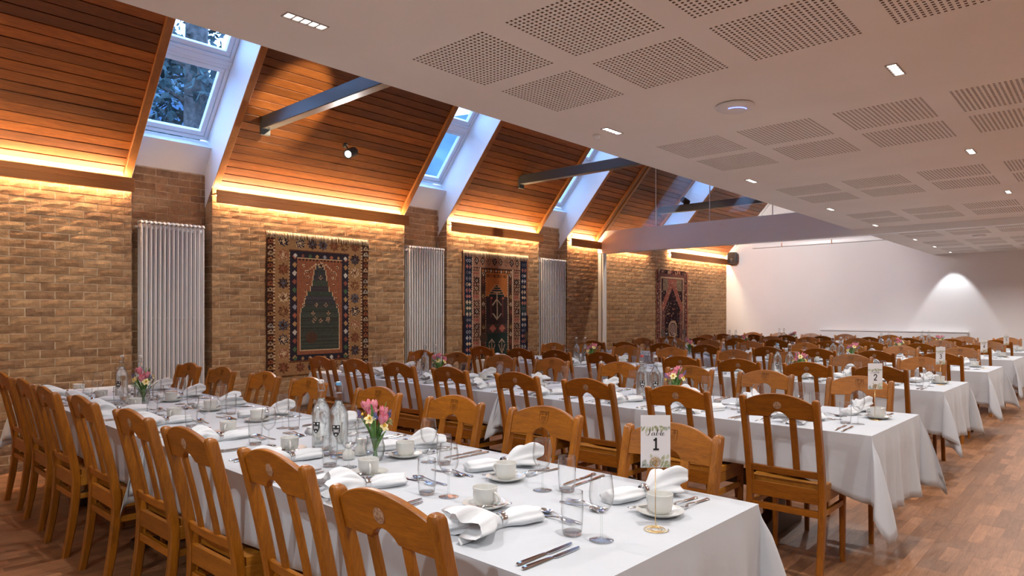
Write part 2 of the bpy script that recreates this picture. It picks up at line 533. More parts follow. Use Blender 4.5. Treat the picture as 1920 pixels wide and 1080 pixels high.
for i in range(N):
    for j in range(N):
        x0, x1, y0, y1 = i*px_, (i+1)*px_, j*py_, (j+1)*py_
        cx, cy = (x0+x1)/2, (y0+y1)/2
        o4 = [(x0,y0,0),(x1,y0,0),(x1,y1,0),(x0,y1,0)]
        i4 = [(cx-hs,cy-hs,0),(cx+hs,cy-hs,0),(cx+hs,cy+hs,0),(cx-hs,cy+hs,0)]
        t4 = [(a, c, .0125) for a, c, _ in i4]
        fs = []
        for k in range(4):
            k2 = (k+1) % 4
            fs.append((k, 4+k, 4+k2, k2))
        b.mi = 0; n0 = b.add(o4 + i4 + t4, fs); b.mi = 1
        for k in range(4):
            k2 = (k+1) % 4; b.f.append([n0+4+k, n0+8+k, n0+8+k2, n0+4+k2]); b.m.append(1)
pm = b.mesh('perforated_panel', recalc=False); pm.materials.append(M['plaster']); pm.materials.append(M['hole_shade'])
for p in pxs:
    for q in pys:
        ob('perforated_panel', pm, None, ceiling, (p, q, CZ))

# partition beam across the room -------------------------------------------------
PY0, PY1 = 10.17, 10.33
b = MB()
xl = WX + .004
b.prism([(xl, 2.466), (XR, 2.466), (XR, CZ + .02), (CX + .02, CZ + .02), (CX + .02, 2.868), (-6.925, 2.868), (xl, RZ(xl) - .01)], PY0, PY1)
struct(ob('trim_1', b.mesh('trim_1', bevel=.003), M['white_gloss']))
jamb = struct(ob('trim_2', MB().box(-7.095, PY0 + .01, 0, -7.02, PY1 - .01, 2.466).mesh('trim_2', bevel=.004), M['white_gloss']))
ob('dark_seal', MB().box(-7.02, PY0 + .03, 0, -7.008, PY1 - .04, 2.466).mesh('dark_seal'), M['steel'], jamb)
ob('white_edge_strip', MB().box(-7.008, PY0 + .02, 0, -6.985, PY1 - .03, 2.466).mesh('edge_strip', bevel=.003), M['white_gloss'], jamb)
# glazing above the beam, to the underside of the slopes
gl = struct(empty('window_6', (0, PY0 + .07, 0)))
def RZ2(x): return CZ + .12 + (RIDGE - CZ - .12)*(CX - x)/(CX - RX)
def top(x): return (RZ(x) if x < RX else RZ2(x)) - .035
cuts = [-6.93, -5.931, -4.943, -3.923, CX - .17]
for k in range(4):
    x0, x1 = cuts[k] + .004, cuts[k+1] - .004
    poly = [(x0, 2.868), (x1, 2.868), (x1, max(top(x1), 2.88)), (x0, max(top(x0), 2.88))]
    if x0 < RX < x1: poly.insert(3, (RX, top(RX)))
    ob('pane', MB().prism(poly, 0, .012).mesh('pane'), M['partition'], gl)
for xx in cuts[1:4]:
    ob('joint', MB().box(xx-.005, -.001, 2.868, xx+.005, .013, top(xx)-.01).mesh('joint'), M['upvc'], gl)

# boarded slope -------------------------------------------------------------------
SX, SZ = 1/NORM, SL/NORM          # unit vector up the slope
NX, NZ = -SL/NORM, 1/NORM         # outward normal
def P(s, d): return (WX + s*SX + d*NX, 2.70 + s*SZ + d*NZ)      # s up the slope, d outward
SLEN = (RX - WX)*NORM
b = MB()
board_bays = [(YA, 2.28), (3.20, 5.63), (6.53, 8.43), (9.34, 10.10), (10.28, 11.86), (12.80, YB)]
for y0, y1 in board_bays:
    p0, p1 = P(-.03, .052), P(SLEN, .052)
    b.quad((p0[0],y0,p0[1]),(p0[0],y1,p0[1]),(p1[0],y1,p1[1]),(p1[0],y0,p1[1]))
slope = struct(ob('ceiling_slope', b.mesh('ceiling_slope', recalc=False), M['trestle']))
pk = random.Random(5)
PITCH = .0895
for y0, y1 in board_bays:
    nb = int(SLEN/PITCH)
    b = MB()
    w = PITCH - .005; t = .016; c = .004
    sec = [P(0, t), P(0, c), P(c, 0), P(w - c, 0), P(w, c), P(w, t)]
    b.prism([(p[0] - WX, p[1] - 2.70) for p in sec], 0, y1 - y0)
    bm_ = b.mesh('ceiling_board'); bm_.materials.append(M['roof_wood'])
    for k in range(nb):
        p = P(k*PITCH, .032 + pk.uniform(-.0015, .0015))
        ob('ceiling_board', bm_, None, slope, (p[0], y0, p[1]))
# far side of the pitch, out of sight over the flat ceiling
b = MB(); b.quad((CX,YA,CZ+.1),(CX,YB,CZ+.1),(RX-.02,YB,RIDGE+.05),(RX-.02,YA,RIDGE+.05))
struct(ob('ceiling_slope_back', b.mesh('ceiling_slope_back'), M['roof_wood']))
# rafters beside every skylight, one at the partition
tn = [3]
def trim(me, m):
    o = struct(ob('trim_%d' % tn[0], me, m)); tn[0] += 1; return o
def rafter(y0, y1, s0=-.30, deep=.10):
    a = [P(s0, 0), P(SLEN + .03, 0), P(SLEN + .03, deep), P(s0, deep)]
    b = MB(); b.prism(a, y0, y1)
    return trim(b.mesh('rafter', bevel=.003), M['rafter'])
for y0, y1 in SHAFT:
    rafter(y0 - .07, y0); rafter(y1, y1 + .07)
rafter(10.10, 10.168, -.02); rafter(10.21, 10.28, .13)
# cove fascia with led strips above and below
fas = [(YA, 2.345), (3.135, 5.695), (6.465, 8.495), (9.275, 10.165), (10.335, 11.925), (12.735, YB)]
for y0, y1 in fas:
    b = MB(); b.box(WX + .085, y0, 2.54, WX + .105, y1, 2.612)
    f1 = trim(b.mesh('fascia', bevel=.002), M['fascia'])
    b = MB(); b.box(WX + .080, y0, 2.6135, WX + .102, y1, 2.672)
    ob('upper_board', b.mesh('fascia_upper', bevel=.002), M['fascia'], f1)
    b = MB(); b.box(WX + .0, y0, 2.626, WX + .08, y1, 2.640)
    ob('shelf', b.mesh('cove_shelf'), M['fascia'], f1)
    ld = tag(empty('led_strip', (WX + .05, (y0+y1)/2, 2.626)), 'warm LED strip glowing in the wall cove %s' % {0:'left of the first radiator',1:'above the largest patterned rug',2:'above the fringed rug between two radiators',3:'just before the white partition beam',4:'just beyond the white partition beam',5:'beside the far white wall'}[fas.index((y0,y1))], 'light', 'cove lights along the brick wall')
    h = (y1 - y0)/2 - .02
    ob('lower_strip', MB().box(-.012, -h, -.012, .012, h, -.002).mesh('led_lower'), M['led'], ld)
    ob('upper_strip', MB().box(-.012, -h, .016, .012, h, .026).mesh('led_upper'), M['led'], ld)

# skylight shafts and windows -----------------------------------------------------
BX, BZ = -7.22, 3.215
def Q(s, d): return (BX + s*SX + d*NX, BZ + s*SZ + d*NZ)
for k, (y0, y1) in enumerate(SHAFT):
    b = MB()
    rev = [(-7.34, 2.43), (RX, RIDGE + .02), (RX - .35, RIDGE + .42), (-7.62, 3.0), (-7.62, 2.43)]
    b.prism(rev, y0 - .004, y0 + .004); b.prism(rev, y1 - .004, y1 + .004)
    xb = -7.275 if k < 3 else -7.10
    b.quad((xb,y0,2.86),(xb,y1,2.86),(-7.105,y1,3.12),(-7.105,y0,3.12))
    p = Q(-.02, .02)
    b.quad((-7.105,y0,3.12),(-7.105,y1,3.12),(p[0],y1,p[1]),(p[0],y0,p[1]))
    p0, p1 = Q(2.02, 0), Q(2.6, 0)
    b.quad((p0[0],y0,p0[1]),(p0[0],y1,p0[1]),(p1[0],y1,p1[1]),(p1[0],y0,p1[1]))
    q0 = Q(-.02, .02)
    b.quad((-7.62,y0,2.86),(-7.62,y1,2.86),(q0[0],y1,q0[1]),(q0[0],y0,q0[1]))
    trim(b.mesh('skylight_shaft', recalc=False), M['reveal'])
    win = struct(empty('window_%d' % (k+1), (0, 0, 0)))
    def slab(s0, s1, ya, yb, d0, d1):
        q = [Q(s0, d0), Q(s1, d0), Q(s1, d1), Q(s0, d1)]
        return MB().prism(q, ya, yb)
    def ring(name, s0, s1, ya, yb, w, d0, d1, m, bv=.004):
        b = MB()
        for a in ((s0, s0+w, ya, yb), (s1-w, s1, ya, yb), (s0+w, s1-w, ya, ya+w), (s0+w, s1-w, yb-w, yb)):
            q = [Q(a[0], d0), Q(a[1], d0), Q(a[1], d1), Q(a[0], d1)]
            b.prism(q, a[2], a[3])
        return ob(name, b.mesh(name, bevel=bv), m, win)
    for (s0, s1) in ((0, .86), (.91, 1.95)):
        ring('window_frame', s0, s1, y0 + .006, y1 - .006, .034, 0, .09, M['upvc'])
        sh = ring('sash', s0 + .04, s1 - .04, y0 + .046, y1 - .046, .048, .012, .07, M['upvc'])
        ob('pane', slab(s0 + .085, s1 - .085, y0 + .091, y1 - .091, .045, .05).mesh('pane'), M['pane'], sh)
    ob('transom', slab(.86, .91, y0 + .006, y1 - .006, -.006, .09).mesh('transom', bevel=.004), M['upvc'], win)
# outer roof skin so that daylight enters by the windows alone
b = MB()
prev = YA - .2
for y0, y1 in SHAFT + [(YB + .2, 0)]:
    a0, a1 = P(-.6, .56), P(SLEN + .1, .56)
    b.quad((a0[0],prev,a0[1]),(a0[0],y0,a0[1]),(a1[0],y0,a1[1]),(a1[0],prev,a1[1]))
    prev = y1
b.quad((-7.7,YA,0),(-7.7,YB,0),(-7.7,YB,2.9),(-7.7,YA,2.9))
b.quad((CX+.3,YA,CZ+.2),(CX+.3,YB,CZ+.2),(RX-.2,YB,RIDGE+.6),(RX-.2,YA,RIDGE+.6))
struct(ob('roof', b.mesh('roof', recalc=False), M['trestle']))

# white edge strips where the slope meets the end walls
for ya, yb in ((YB - .05, YB + .01), (YA - .01, YA + .05)):
    q = [P(-.02, -.012), P(SLEN, -.012), P(SLEN, .62), P(-.02, .62)]
    trim(MB().prism(q, ya, yb).mesh('edge_strip', bevel=.002), M['white_gloss'])
# ------------------------------------------------------------------ ceiling fittings
ORD = ['first', 'second', 'third', 'fourth', 'fifth', 'sixth', 'seventh', 'eighth', 'ninth']
dl_root = None
def make_downlight():
    r = empty('ceiling_downlight')
    b = MB(); w, l, t = .021, .088, .004
    b.box(-w-.005, -l-.005, -.0035, -w, l+.005, .002); b.box(w, -l-.005, -.0035, w+.005, l+.005, .002)
    b.box(-w, -l-.005, -.0035, w, -l, .002); b.box(-w, l, -.0035, w, l+.005, .002)
    for k in range(1, 5):
        y = -l + 2*l*k/5; b.box(-w, y-.0035, -.0030, w, y+.0035, .002)
    ob('frame', b.mesh('downlight_frame'), M['fitting'], r)
    for k in range(5):
        y = -l + 2*l*(k+.5)/5
        b = MB(); b.loft([[(-.017, y-.0145, -.0012), (.017, y-.0145, -.0012), (.017, y+.0145, -.0012), (-.017, y+.0145, -.0012)],
                          [(-.010, y-.009, -.0025), (.010, y-.009, -.0025), (.010, y+.009, -.0025), (-.010, y+.009, -.0025)]])
        ob('lens', b.mesh('lens'), M['lens'], r)
    ld = bpy.data.lights.new('downlight_lamp', 'SPOT')
    ld.energy = DOWN_W; ld.spot_size = math.radians(152); ld.spot_blend = .55; ld.shadow_soft_size = .035
    ld.color = (1, .965, .94)
    lo = bpy.data.objects.new('lamp', ld); link(lo); lo.parent = r; lo.location = (0, 0, -.02)
    return r
std_lamp = None
lys = [-.75, 1.44, 3.63, 5.83, 8.02, 9.89, 12.24, 13.76, 15.22]
lxs = [(-2.42, 'along the open ceiling edge'), (-.80, 'down the middle'), (.82, 'over the right-hand side')]
for (lx, where) in lxs:
    for n, ly in enumerate(lys):
        if n == 8 and lx != -2.42: continue
        if dl_root is None:
            dl_root = make_downlight(); o = dl_root; o.location = (lx, ly, CZ)
        else:
            o = copy_tree(dl_root, (lx, ly, CZ))
            for ch in o.children:
                if ch.type == 'LIGHT' and ly > 0: ch.data = std_lamp
        if std_lamp is None:          # the row behind the camera burns cooler and stronger
            for ch in o.children:
                if ch.type == 'LIGHT':
                    std_lamp = ch.data; ch.data = ch.data.copy(); ch.data.energy = DOWN_W*1.15; ch.data.color = (.86, .94, 1)
        place = ('%s five-cell downlight from the front' % ORD[n]) if ly < 10 else ('%s five-cell downlight beyond the beam' % ORD[n-6])
        if n == 8:
            for ch in list(o.children):
                if ch.type == 'LIGHT': bpy.data.objects.remove(ch)
        tag(o, '%s, in the row %s' % (place, where), 'ceiling light', 'recessed downlights')
# the wall washer by the far wall
ld = bpy.data.lights.new('washer_lamp', 'SPOT'); ld.energy = 26; ld.spot_size = math.radians(62); ld.spot_blend = .35; ld.shadow_soft_size = .03; ld.color = (.93, .97, 1)
lo = bpy.data.objects.new('washer_lamp', ld); link(lo); lo.location = (-2.42, 15.27, CZ - .03); lo.rotation_euler = (math.radians(14), 0, 0)
def disc(name, loc, rad, label, cat, led):
    r = empty(name, loc, 0, label, cat)
    b = MB(); b.lathe([(rad*.9, 0), (rad, -.006), (rad*.98, -.016), (rad*.8, -.026), (rad*.45, -.031), (.0005, -.032)], 32, cap0=True, cap1=True)
    ob('body', b.mesh('disc_body', smooth=True, autosmooth=40), M['white_gloss'], r)
    if led:
        pts = [(.062*math.cos(a), .062*math.sin(a), -.0302) for a in [math.radians(-100 + 110*i/16) for i in range(17)]]
        ob('light_ring', MB().tube(pts, .0028, 6).mesh('light_ring'), M['blue_led'], r)
    return r
disc('wireless_access_point', (-1.607, 3.645, CZ), .105, 'round white ceiling disc with a glowing blue arc', 'access point', True)
disc('smoke_detector', (-1.57, 12.19, CZ), .09, 'round white detector on the ceiling beyond the partition beam', 'detector', False)
disc('motion_sensor', (-2.547, 3.643, CZ), .026, 'tiny round white sensor beside the second downlight', 'sensor', False)

# ------------------------------------------------------------------ steel tie beams and spotlights
for k, (y, lab) in enumerate(((3.437, 'dark grey steel tie beam crossing the roof near the first skylight'), (7.449, 'dark grey steel tie beam crossing the roof at the third skylight'), (11.46, 'dark grey steel tie beam seen through the partition glass'))):
    r = empty('tie_beam', (-4.7, y, 3.34), 0, lab, 'beam', 'steel roof ties')
    b = MB(); b.box(-1.845, -.05, -.065, 1.2, .05, .065)
    ob('hollow_section', b.mesh('tie_beam', bevel=.006), M['steel'], r)
    p = (-6.56 + 4.7)
    b = MB(); b.box(p - .02, -.05, -.12, p + .015, .05, .05)
    ob('end_plate', b.mesh('end_plate', bevel=.002), M['steel'], r)
def aim(o, d):
    o.rotation_mode = 'QUATERNION'; o.rotation_quaternion = Vector(d).normalized().to_track_quat('-Z', 'Y')
def spotlight(loc, d, base_off, label, watts, size=70, col=(1, .96, .92), k=1.55):
    r = empty('roof_spotlight', loc, 0, label, 'spotlight', 'black roof spotlights')
    dd = Vector(d).normalized(); S = Matrix.Scale(k, 4)
    q = dd.to_track_quat('-Z', 'Y').to_matrix().to_4x4()
    b = MB(); b.lathe([(.030, .05), (.034, .045), (.034, -.055), (.026, -.055), (.023, -.046)], 20, cap0=True, cap1=False); b.xform(q @ S)
    ob('housing', b.mesh('spot_housing', smooth=True, autosmooth=40), M['black'], r)
    b = MB(); b.lathe([(.023, -.047), (.0005, -.050)], 20, cap0=False, cap1=True); b.xform(q @ S)
    ob('lens', b.mesh('spot_lens'), M['lens_spot'], r)
    bo = Vector(base_off)
    b = MB(); b.tube([(0, 0, 0), tuple(bo*.55), tuple(bo)], .007, 8)
    ob('stem', b.mesh('spot_stem'), M['black'], r)
    b = MB(); b.lathe([(.03, -.012), (.032, 0), (.032, .012), (.028, .016)], 18, cap0=True, cap1=True)
    b.xform(Matrix.Translation(bo) @ bo.normalized().to_track_quat('Z', 'Y').to_matrix().to_4x4())
    ob('mounting', b.mesh('spot_mount', smooth=True, autosmooth=40), M['black'], r)
    if watts:
        ld = bpy.data.lights.new('spot_lamp', 'SPOT'); ld.energy = watts; ld.spot_size = math.radians(size); ld.spot_blend = .6
        ld.shadow_soft_size = .03; ld.color = col
        lo = bpy.data.objects.new('lamp', ld); link(lo); lo.parent = r; lo.location = tuple(dd*.1); aim(lo, dd)
    return r
nrm = Vector((-NX, 0, -NZ))
def on_slope(x, y, off): return Vector((x, y, RZ(x))) + nrm*(off - .045)
p = on_slope(-6.60, 4.47, .13)
spotlight(p, (.42, -.82, -.42), tuple(-nrm*.095 + Vector((0, -.03, .03))), 'black spotlight with a bright lens fixed to the sloping boards', SPOT_W*1.7, 110, (1, .97, .95))
spotlight((-4.45, 4.10, 3.78), (-1.88, -.42, -.18), (.10, 0, .62), 'black spotlight hidden above the flat ceiling, aimed at the boards', SPOT_W*3.4, 26, (1, .8, .55))
for k, yy in enumerate((1.9, 5.9)):  # added out of view to lift the wall ends of the tables
    spotlight((-4.25, yy, 3.72), (-.30, -.1, -1), (.12, 0, .50), 'black spotlight added unseen above the ceiling to brighten the %s tables' % ('front' if k == 0 else 'middle'), SPOT_W*.9, 105, (1, .97, .95))
for k, yy in enumerate((.9, 4.42, 7.48, 10.9, 13.9)):  # added out of view to throw more light on the bricks
    spotlight((-4.40, yy, 4.05), (-2.7, 0, -2.45), (.06, 0, .44), '%s spotlight from the front, added unseen above the ceiling to brighten the bricks' % ORD[k], WALL_FILL_W*1.2, 57, (1, .90, .78))
spotlight((-6.02, 11.46, 3.475), (.80, 4.14, -1.2), (0, 0, -.064), 'black spotlight on the tie beam behind the partition glass', SPOT_W*5.0, 66, (1, .94, .93))

# ------------------------------------------------------------------ radiators
def radiator(y0, y1, n, label):
    w = y1 - y0; pitch = w/n
    r = empty('column_radiator', (WX - .125, y0, 0), 0, label, 'radiator', 'tall white column radiators')
    z0, z1 = .16, 2.285
    b = MB(); rr = pitch*.245
    for k in range(3):
        x = .028 + k*.042
        b.tube([(x, 0, z0 + .02), (x, 0, z1 - .02)], rr, 8)
    for z in (z0 + .01, z1 - .012):
        b.tube([(.008, 0, z), (.02, 0, z + (.012 if z > 1 else -.012)), (.07, 0, z + (.014 if z > 1 else -.014)), (.118, 0, z + (.010 if z > 1 else -.012)), (.13, 0, z - (.01 if z > 1 else -.01))], rr*1.05, 8)
    me = b.mesh('column', smooth=True, autosmooth=50); me.materials.append(M['radiator'])
    for k in range(n):
        ob('column', me, None, r, (0, pitch*(k + .5), 0))
    for z in (z0 + .05, z1 - .055):
        ob('header', MB().tube([(.07, .01, z), (.07, w - .01, z)], .019, 10).mesh('header', smooth=True), M['radiator'], r)
    ob('spacer', MB().box(.060, .012, 1.325, .082, w - .012, 1.335).mesh('spacer'), M['radiator'], r)
    ob('air_vent', MB().tube([(.07, .002, z1 - .055), (.07, -.03, z1 - .055)], .012, 8).mesh('air_vent'), M['white_gloss'], r)
    for yy in (.06, w - .06):
        ob('bracket', MB().box(-.042, yy - .012, z1 - .35, .03, yy + .012, z1 - .31).mesh('bracket'), M['radiator'], r)
        ob('pipe', MB().tube([(.07, yy, 0), (.07, yy, z0 + .04)], .008, 8).mesh('pipe'), M['radiator'], r)
    return r
radiator(2.424, 3.062, 15, 'tall white column radiator left of the largest rug')
radiator(5.775, 6.425, 15, 'tall white column radiator between the two nearer rugs')
radiator(8.562, 9.24, 15, 'tall white column radiator nearest the partition beam')

# ------------------------------------------------------------------ wall rugs
import numpy as np
def rug_image_1(W, H):
    im = np.zeros((H, W, 3)); tan = (.34, .19, .09); dark = (.035, .014, .012); navy = (.012, .017, .035); rust = (.27, .10, .055)
    cream = (.60, .44, .27); green = (.036, .05, .053); brn = (.13, .05, .025); grey = (.09, .10, .13)
    R = np.random.RandomState(4)
    im[:] = tan
    def rect(x0, y0, x1, y1, c): im[int(y0*H):int(y1*H), int(x0*W):int(x1*W)] = c
    def flower(cx, cy, r, c, c2):
        for j in range(int((cy-r)*H), int((cy+r)*H)+1):
            for i in range(int(cx*W - r*H), int(cx*W + r*H)+1):
                if not (0 <= i < W and 0 <= j < H): continue
                dx, dy = (i - cx*W)/H, (j - cy*H)/H
                d = math.hypot(dx, dy)/r; a = math.atan2(dy, dx)
                if d < .25: im[j, i] = c2
                elif d < .62 + .36*abs(math.cos(4*a)): im[j, i] = c if (int(d*6) + int((a+4)*4)) % 3 else c2
    def diamond(cx, cy, rx, ry, c, c2=None):
        for j in range(int((cy-ry)*H), int((cy+ry)*H)+1):
            for i in range(int((cx-rx)*W), int((cx+rx)*W)+1):
                if 0 <= i < W and 0 <= j < H:
                    d = abs(i/W-cx)/rx + abs(j/H-cy)/ry
                    if d < 1: im[j, i] = c
                    if c2 is not None and d < .5: im[j, i] = c2
    # outer dark border with rosettes
    for (x0, x1) in ((0, .065), (.935, 1)): rect(x0, 0, x1, 1, dark)
    for s in (.03, .968):
        for k in range(24):
            y = (k+.5)/24; c = [(.45,.32,.2), (.28,.09,.04), (.40,.21,.08), (.36,.33,.27), (.17,.07,.04)][R.randint(5)]
            diamond(s, y, .026, .017, c, dark)
            for dx in (-.017, .017): diamond(s+dx, y+.01, .011, .007, c)
    rect(.065, 0, .078, 1, brn); rect(.922, 0, .935, 1, brn)
    for k in range(90):
        if k % 2: rect(.066, k/90, .077, (k+1)/90, cream); rect(.923, k/90, .934, (k+1)/90, cream)
    # flowers on the tan band
    cols = [(brn, rust), (navy, cream), (brn, tan), (dark, grey), (rust, cream), (grey, dark), (cream, brn)]
    for s in (.145, .85):
        for k in range(10):
            y = .055 + .0985*k; c = cols[(k*3 + int(s*9)) % 7]
            flower(s, y, .042, c[0], c[1])
    for k, x in enumerate((.30, .415, .52, .63, .735)):
        c = cols[(k*2+1) % 7]; flower(x, .062, .04, *c); c = cols[(k*3) % 7]; flower(x, .945, .037, *c)
    # navy band with diamonds
    x0, x1, y0, y1 = .215, .785, .125, .905
    rect(x0-.014, y0-.01, x1+.014, y1+.01, brn)
    for k in range(70):
        if k % 2: rect(x0-.013, y0+(y1-y0)*k/70, x0-.002, y0+(y1-y0)*(k+1)/70, cream); rect(x1+.002, y0+(y1-y0)*k/70, x1+.013, y0+(y1-y0)*(k+1)/70, cream)
    rect(x0, y0, x1, y1, navy)
    dc = [(.40,.13,.08), (.45,.27,.12), (.62,.60,.55), (.25,.08,.06), (.06,.13,.07), (.45,.27,.12), (.30,.30,.35)]
    for s in (x0+.034, x1-.034):
        for k in range(13): diamond(s, y0+.03+(y1-y0-.06)*k/12, .022, .021, dc[k % 7])
    for k in range(8):
        x = x0+.04+(x1-x0-.08)*k/7
        diamond(x, y0+.025, .02, .016, dc[(k+2) % 7]); diamond(x, y1-.022, .02, .014, dc[(k+4) % 7])
    # inner field
    fx0, fx1, fy0, fy1 = x0+.068, x1-.068, y0+.052, y1-.043
    rect(fx0-.006, fy0-.004, fx1+.006, fy1+.004, cream); rect(fx0, fy0, fx1, fy1, rust)
    for k in range(26):
        if k % 2: rect(fx0+(fx1-fx0)*k/26, fy0, fx0+(fx1-fx0)*(k+1)/26, fy0+.012, dark)
    cx = .5
    steps = [(.215, .02), (.25, .035), (.29, .055), (.33, .065), (.37, .075), (.41, .09), (.44, .12), (.47, .135), (.50, .15), (.53, .165), (.56, .18), (fy1-.03, .185)]
    for (ya, ha), (yb, hb) in zip(steps[:-1], steps[1:]):
        rect(cx-hb-.008, ya, cx+hb+.008, yb+.002, cream)
    for (ya, ha), (yb, hb) in zip(steps[:-1], steps[1:]):
        g = (green[0]*R.uniform(.7, 1.2), green[1]*R.uniform(.7, 1.2), green[2]*R.uniform(.7, 1.2))
        rect(cx-hb, ya, cx+hb, yb+.001, g)
    for j in range(int(.25*H), int((fy1-.03)*H)):      # woven streaks of the dark field
        s = R.uniform(.75, 1.35)
        row = im[j]; mk = np.all(np.abs(row - np.array(green)) < .03, axis=1); row[mk] *= s
    flower(cx, .21, .025, cream, dark)
    for sx in (-1, 1):
        for k in range(7):
            diamond(cx+sx*(.05+.018*k), .205+.012*k, .012, .008, cream)
        for k, (dx, y) in enumerate(((.11, .26), (.14, .26), (.12, .30), (.145, .30), (.13, .35), (.165, .22), (.15, .40), (.155, .45), (.165, .50))):
            flower(cx+sx*dx, y, .012, (cream if k % 3 else (.45,.22,.12)), dark)
    for (dx, y) in ((0, .30), (-.045, .50), (.05, .50), (-.075, .56), (.075, .56), (-.065, .615), (0, .615), (.065, .615), (-.06, .60), (.07, .60)):
        flower(cx+dx, y, .018, (.42, .27, .17), green)
    rect(fx0, fy1-.025, fx1, fy1, rust)
    im = im*.86 + np.array((.15, .075, .04))*.14
    im *= R.uniform(.82, 1.14, (H, W, 1))
    return im
def rug_image_2(W, H):
    im = np.zeros((H, W, 3)); R = np.random.RandomState(9)
    navy = (.016, .022, .045); pink = (.33, .17, .115); choc = (.075, .035, .022); org = (.46, .155, .045); teal = (.022, .042, .045)
    cream = (.55, .42, .30); red = (.42, .13, .09); ink = (.03, .016, .02)
    im[:] = choc
    def rect(x0, y0, x1, y1, c): im[int(y0*H):int(y1*H), int(x0*W):int(x1*W)] = c
    def dia(cx, cy, rx, ry, c, c2=None):
        for j in range(max(0, int((cy-ry)*H)), min(H, int((cy+ry)*H)+1)):
            for i in range(max(0, int((cx-rx)*W)), min(W, int((cx+rx)*W)+1)):
                d = abs(i/W-cx)/rx + abs(j/H-cy)/ry
                if d < 1: im[j, i] = c
                if c2 is not None and d < .5: im[j, i] = c2
    def band(x0, x1, c):
        rect(x0, 0, x1, 1, c)
    band(0, .025, (.30, .13, .07)); band(.975, 1, (.30, .13, .07)); rect(0, .55, .025, 1, ink); rect(.975, .55, 1, 1, ink)
    band(.025, .125, navy); band(.875, .975, navy)
    rect(.025, .42, .125, .52, teal); rect(.875, .42, .975, .52, teal)
    for s in (.075, .925):
        for k in range(20):
            y = .03 + .05*k; c = [(.42,.40,.42), (.16,.15,.17), (.42,.17,.14), cream][R.randint(4)]
            for dx in (-.018, .018): dia(s+dx, y, .02, .018, c, navy if R.rand() < .3 else None)
    def ladder(x0, x1, n=95):
        rect(x0, 0, x1, 1, cream)
        for k in range(n):
            if k % 2: rect(x0+.004, k/n, x1-.004, (k+1)/n, choc)
    ladder(.128, .142); ladder(.858, .872)
    band(.142, .245, pink); band(.755, .858, pink)
    for s in (.194, .806):
        for k in range(15):
            y = .045 + .066*k
            if k % 3 == 2:
                for dx in (-.03, -.01, .01, .03): rect(s+dx-.006, y-.022, s+dx+.006, y-.004, choc); rect(s+dx-.006, y+.004, s+dx+.006, y+.022, (.30,.06,.05))
            else:
                dia(s, y, .046, .034, ink if k % 2 else choc, cream); dia(s, y, .012, .012, choc)
                for dx in (-.036, .036): dia(s+dx, y-.022, .012, .01, ink); dia(s+dx, y+.022, .012, .01, ink)
    ladder(.248, .262); ladder(.738, .752)
    band(.262, .325, choc); band(.675, .738, choc)
    for s in (.293, .707):
        for k in range(13): dia(s, .18+.066*k, .022, .022, [cream, (.28,.07,.05), ink, (.40,.25,.1)][k % 4], choc)
    ladder(.325, .34); ladder(.66, .675)
    # upper end bands
    rect(.142, 0, .858, .135, pink)
    for k in range(8):
        x = .19 + .0886*k; dia(x, .072, .036, .04, [ink, choc, (.22,.09,.05)][k % 3], cream); dia(x, .072, .011, .014, ink)
    rect(.262, .135, .738, .175, choc)
    for k in range(12): dia(.285+.039*k, .155, .017, .014, cream if k % 2 else org)
    # niche
    x0, x1 = .34, .66
    rect(x0, .175, x1, 1, org)
    for k in range(14): rect(x0+.004+.0226*k, .19, x0+.014+.0226*k, .215, choc)
    for a, hw in ((.285, .022), (.305, .05), (.325, .075), (.345, .095), (.365, .11)):
        rect(.5-hw-.012, a-.006, .5+hw+.012, a+.03, (.55,.26,.12)); rect(.5-hw, a, .5+hw, a+.05, teal)
    rect(x0, .385, x1, .62, (.05, .032, .032)); rect(x0, .62, x1, .70, (.075, .05, .045)); rect(x0, .70, x1, 1, (.030, .05, .045))
    rect(.45, .345, .55, .352, cream); rect(.492, .34, .512, .575, (.50, .42, .30))
    for sx in (-1, 1):
        for k in range(9):
            rect(.502+sx*(.008*k)-.006, .40+.006*k, .502+sx*(.008*k)+.006, .412+.006*k, (.5,.42,.3))
            rect(.502+sx*(.008*k)-.006, .575-.006*k, .502+sx*(.008*k)+.006, .587-.006*k, (.5,.42,.3))
        rect(.5+sx*.085-.008, .40, .5+sx*.085+.008, .56, (.16,.05,.05)); dia(.5+sx*.085, .39, .02, .014, red)
        dia(.5+sx*.07, .655, .055, .036, red, (.5,.27,.18)); dia(.5+sx*.07, .655, .012, .03, red)
        cx = .5+sx*.075
        rect(cx-.006, .75, cx+.006, .88, (.48,.36,.26)); dia(cx, .89, .018, .014, (.5,.36,.26), red)
        for s2 in (-1, 1):
            for k in range(8):
                rect(cx+s2*(.006*k)-.005, .755+.004*k, cx+s2*(.006*k)+.005, .765+.004*k, (.5,.40,.3))
                rect(cx+s2*(.045-.005*k)-.005, .80+.009*k, cx+s2*(.045-.005*k)+.005, .812+.009*k, (.45,.30,.22))
    im *= R.uniform(.8, 1.16, (H, W, 1))
    return im
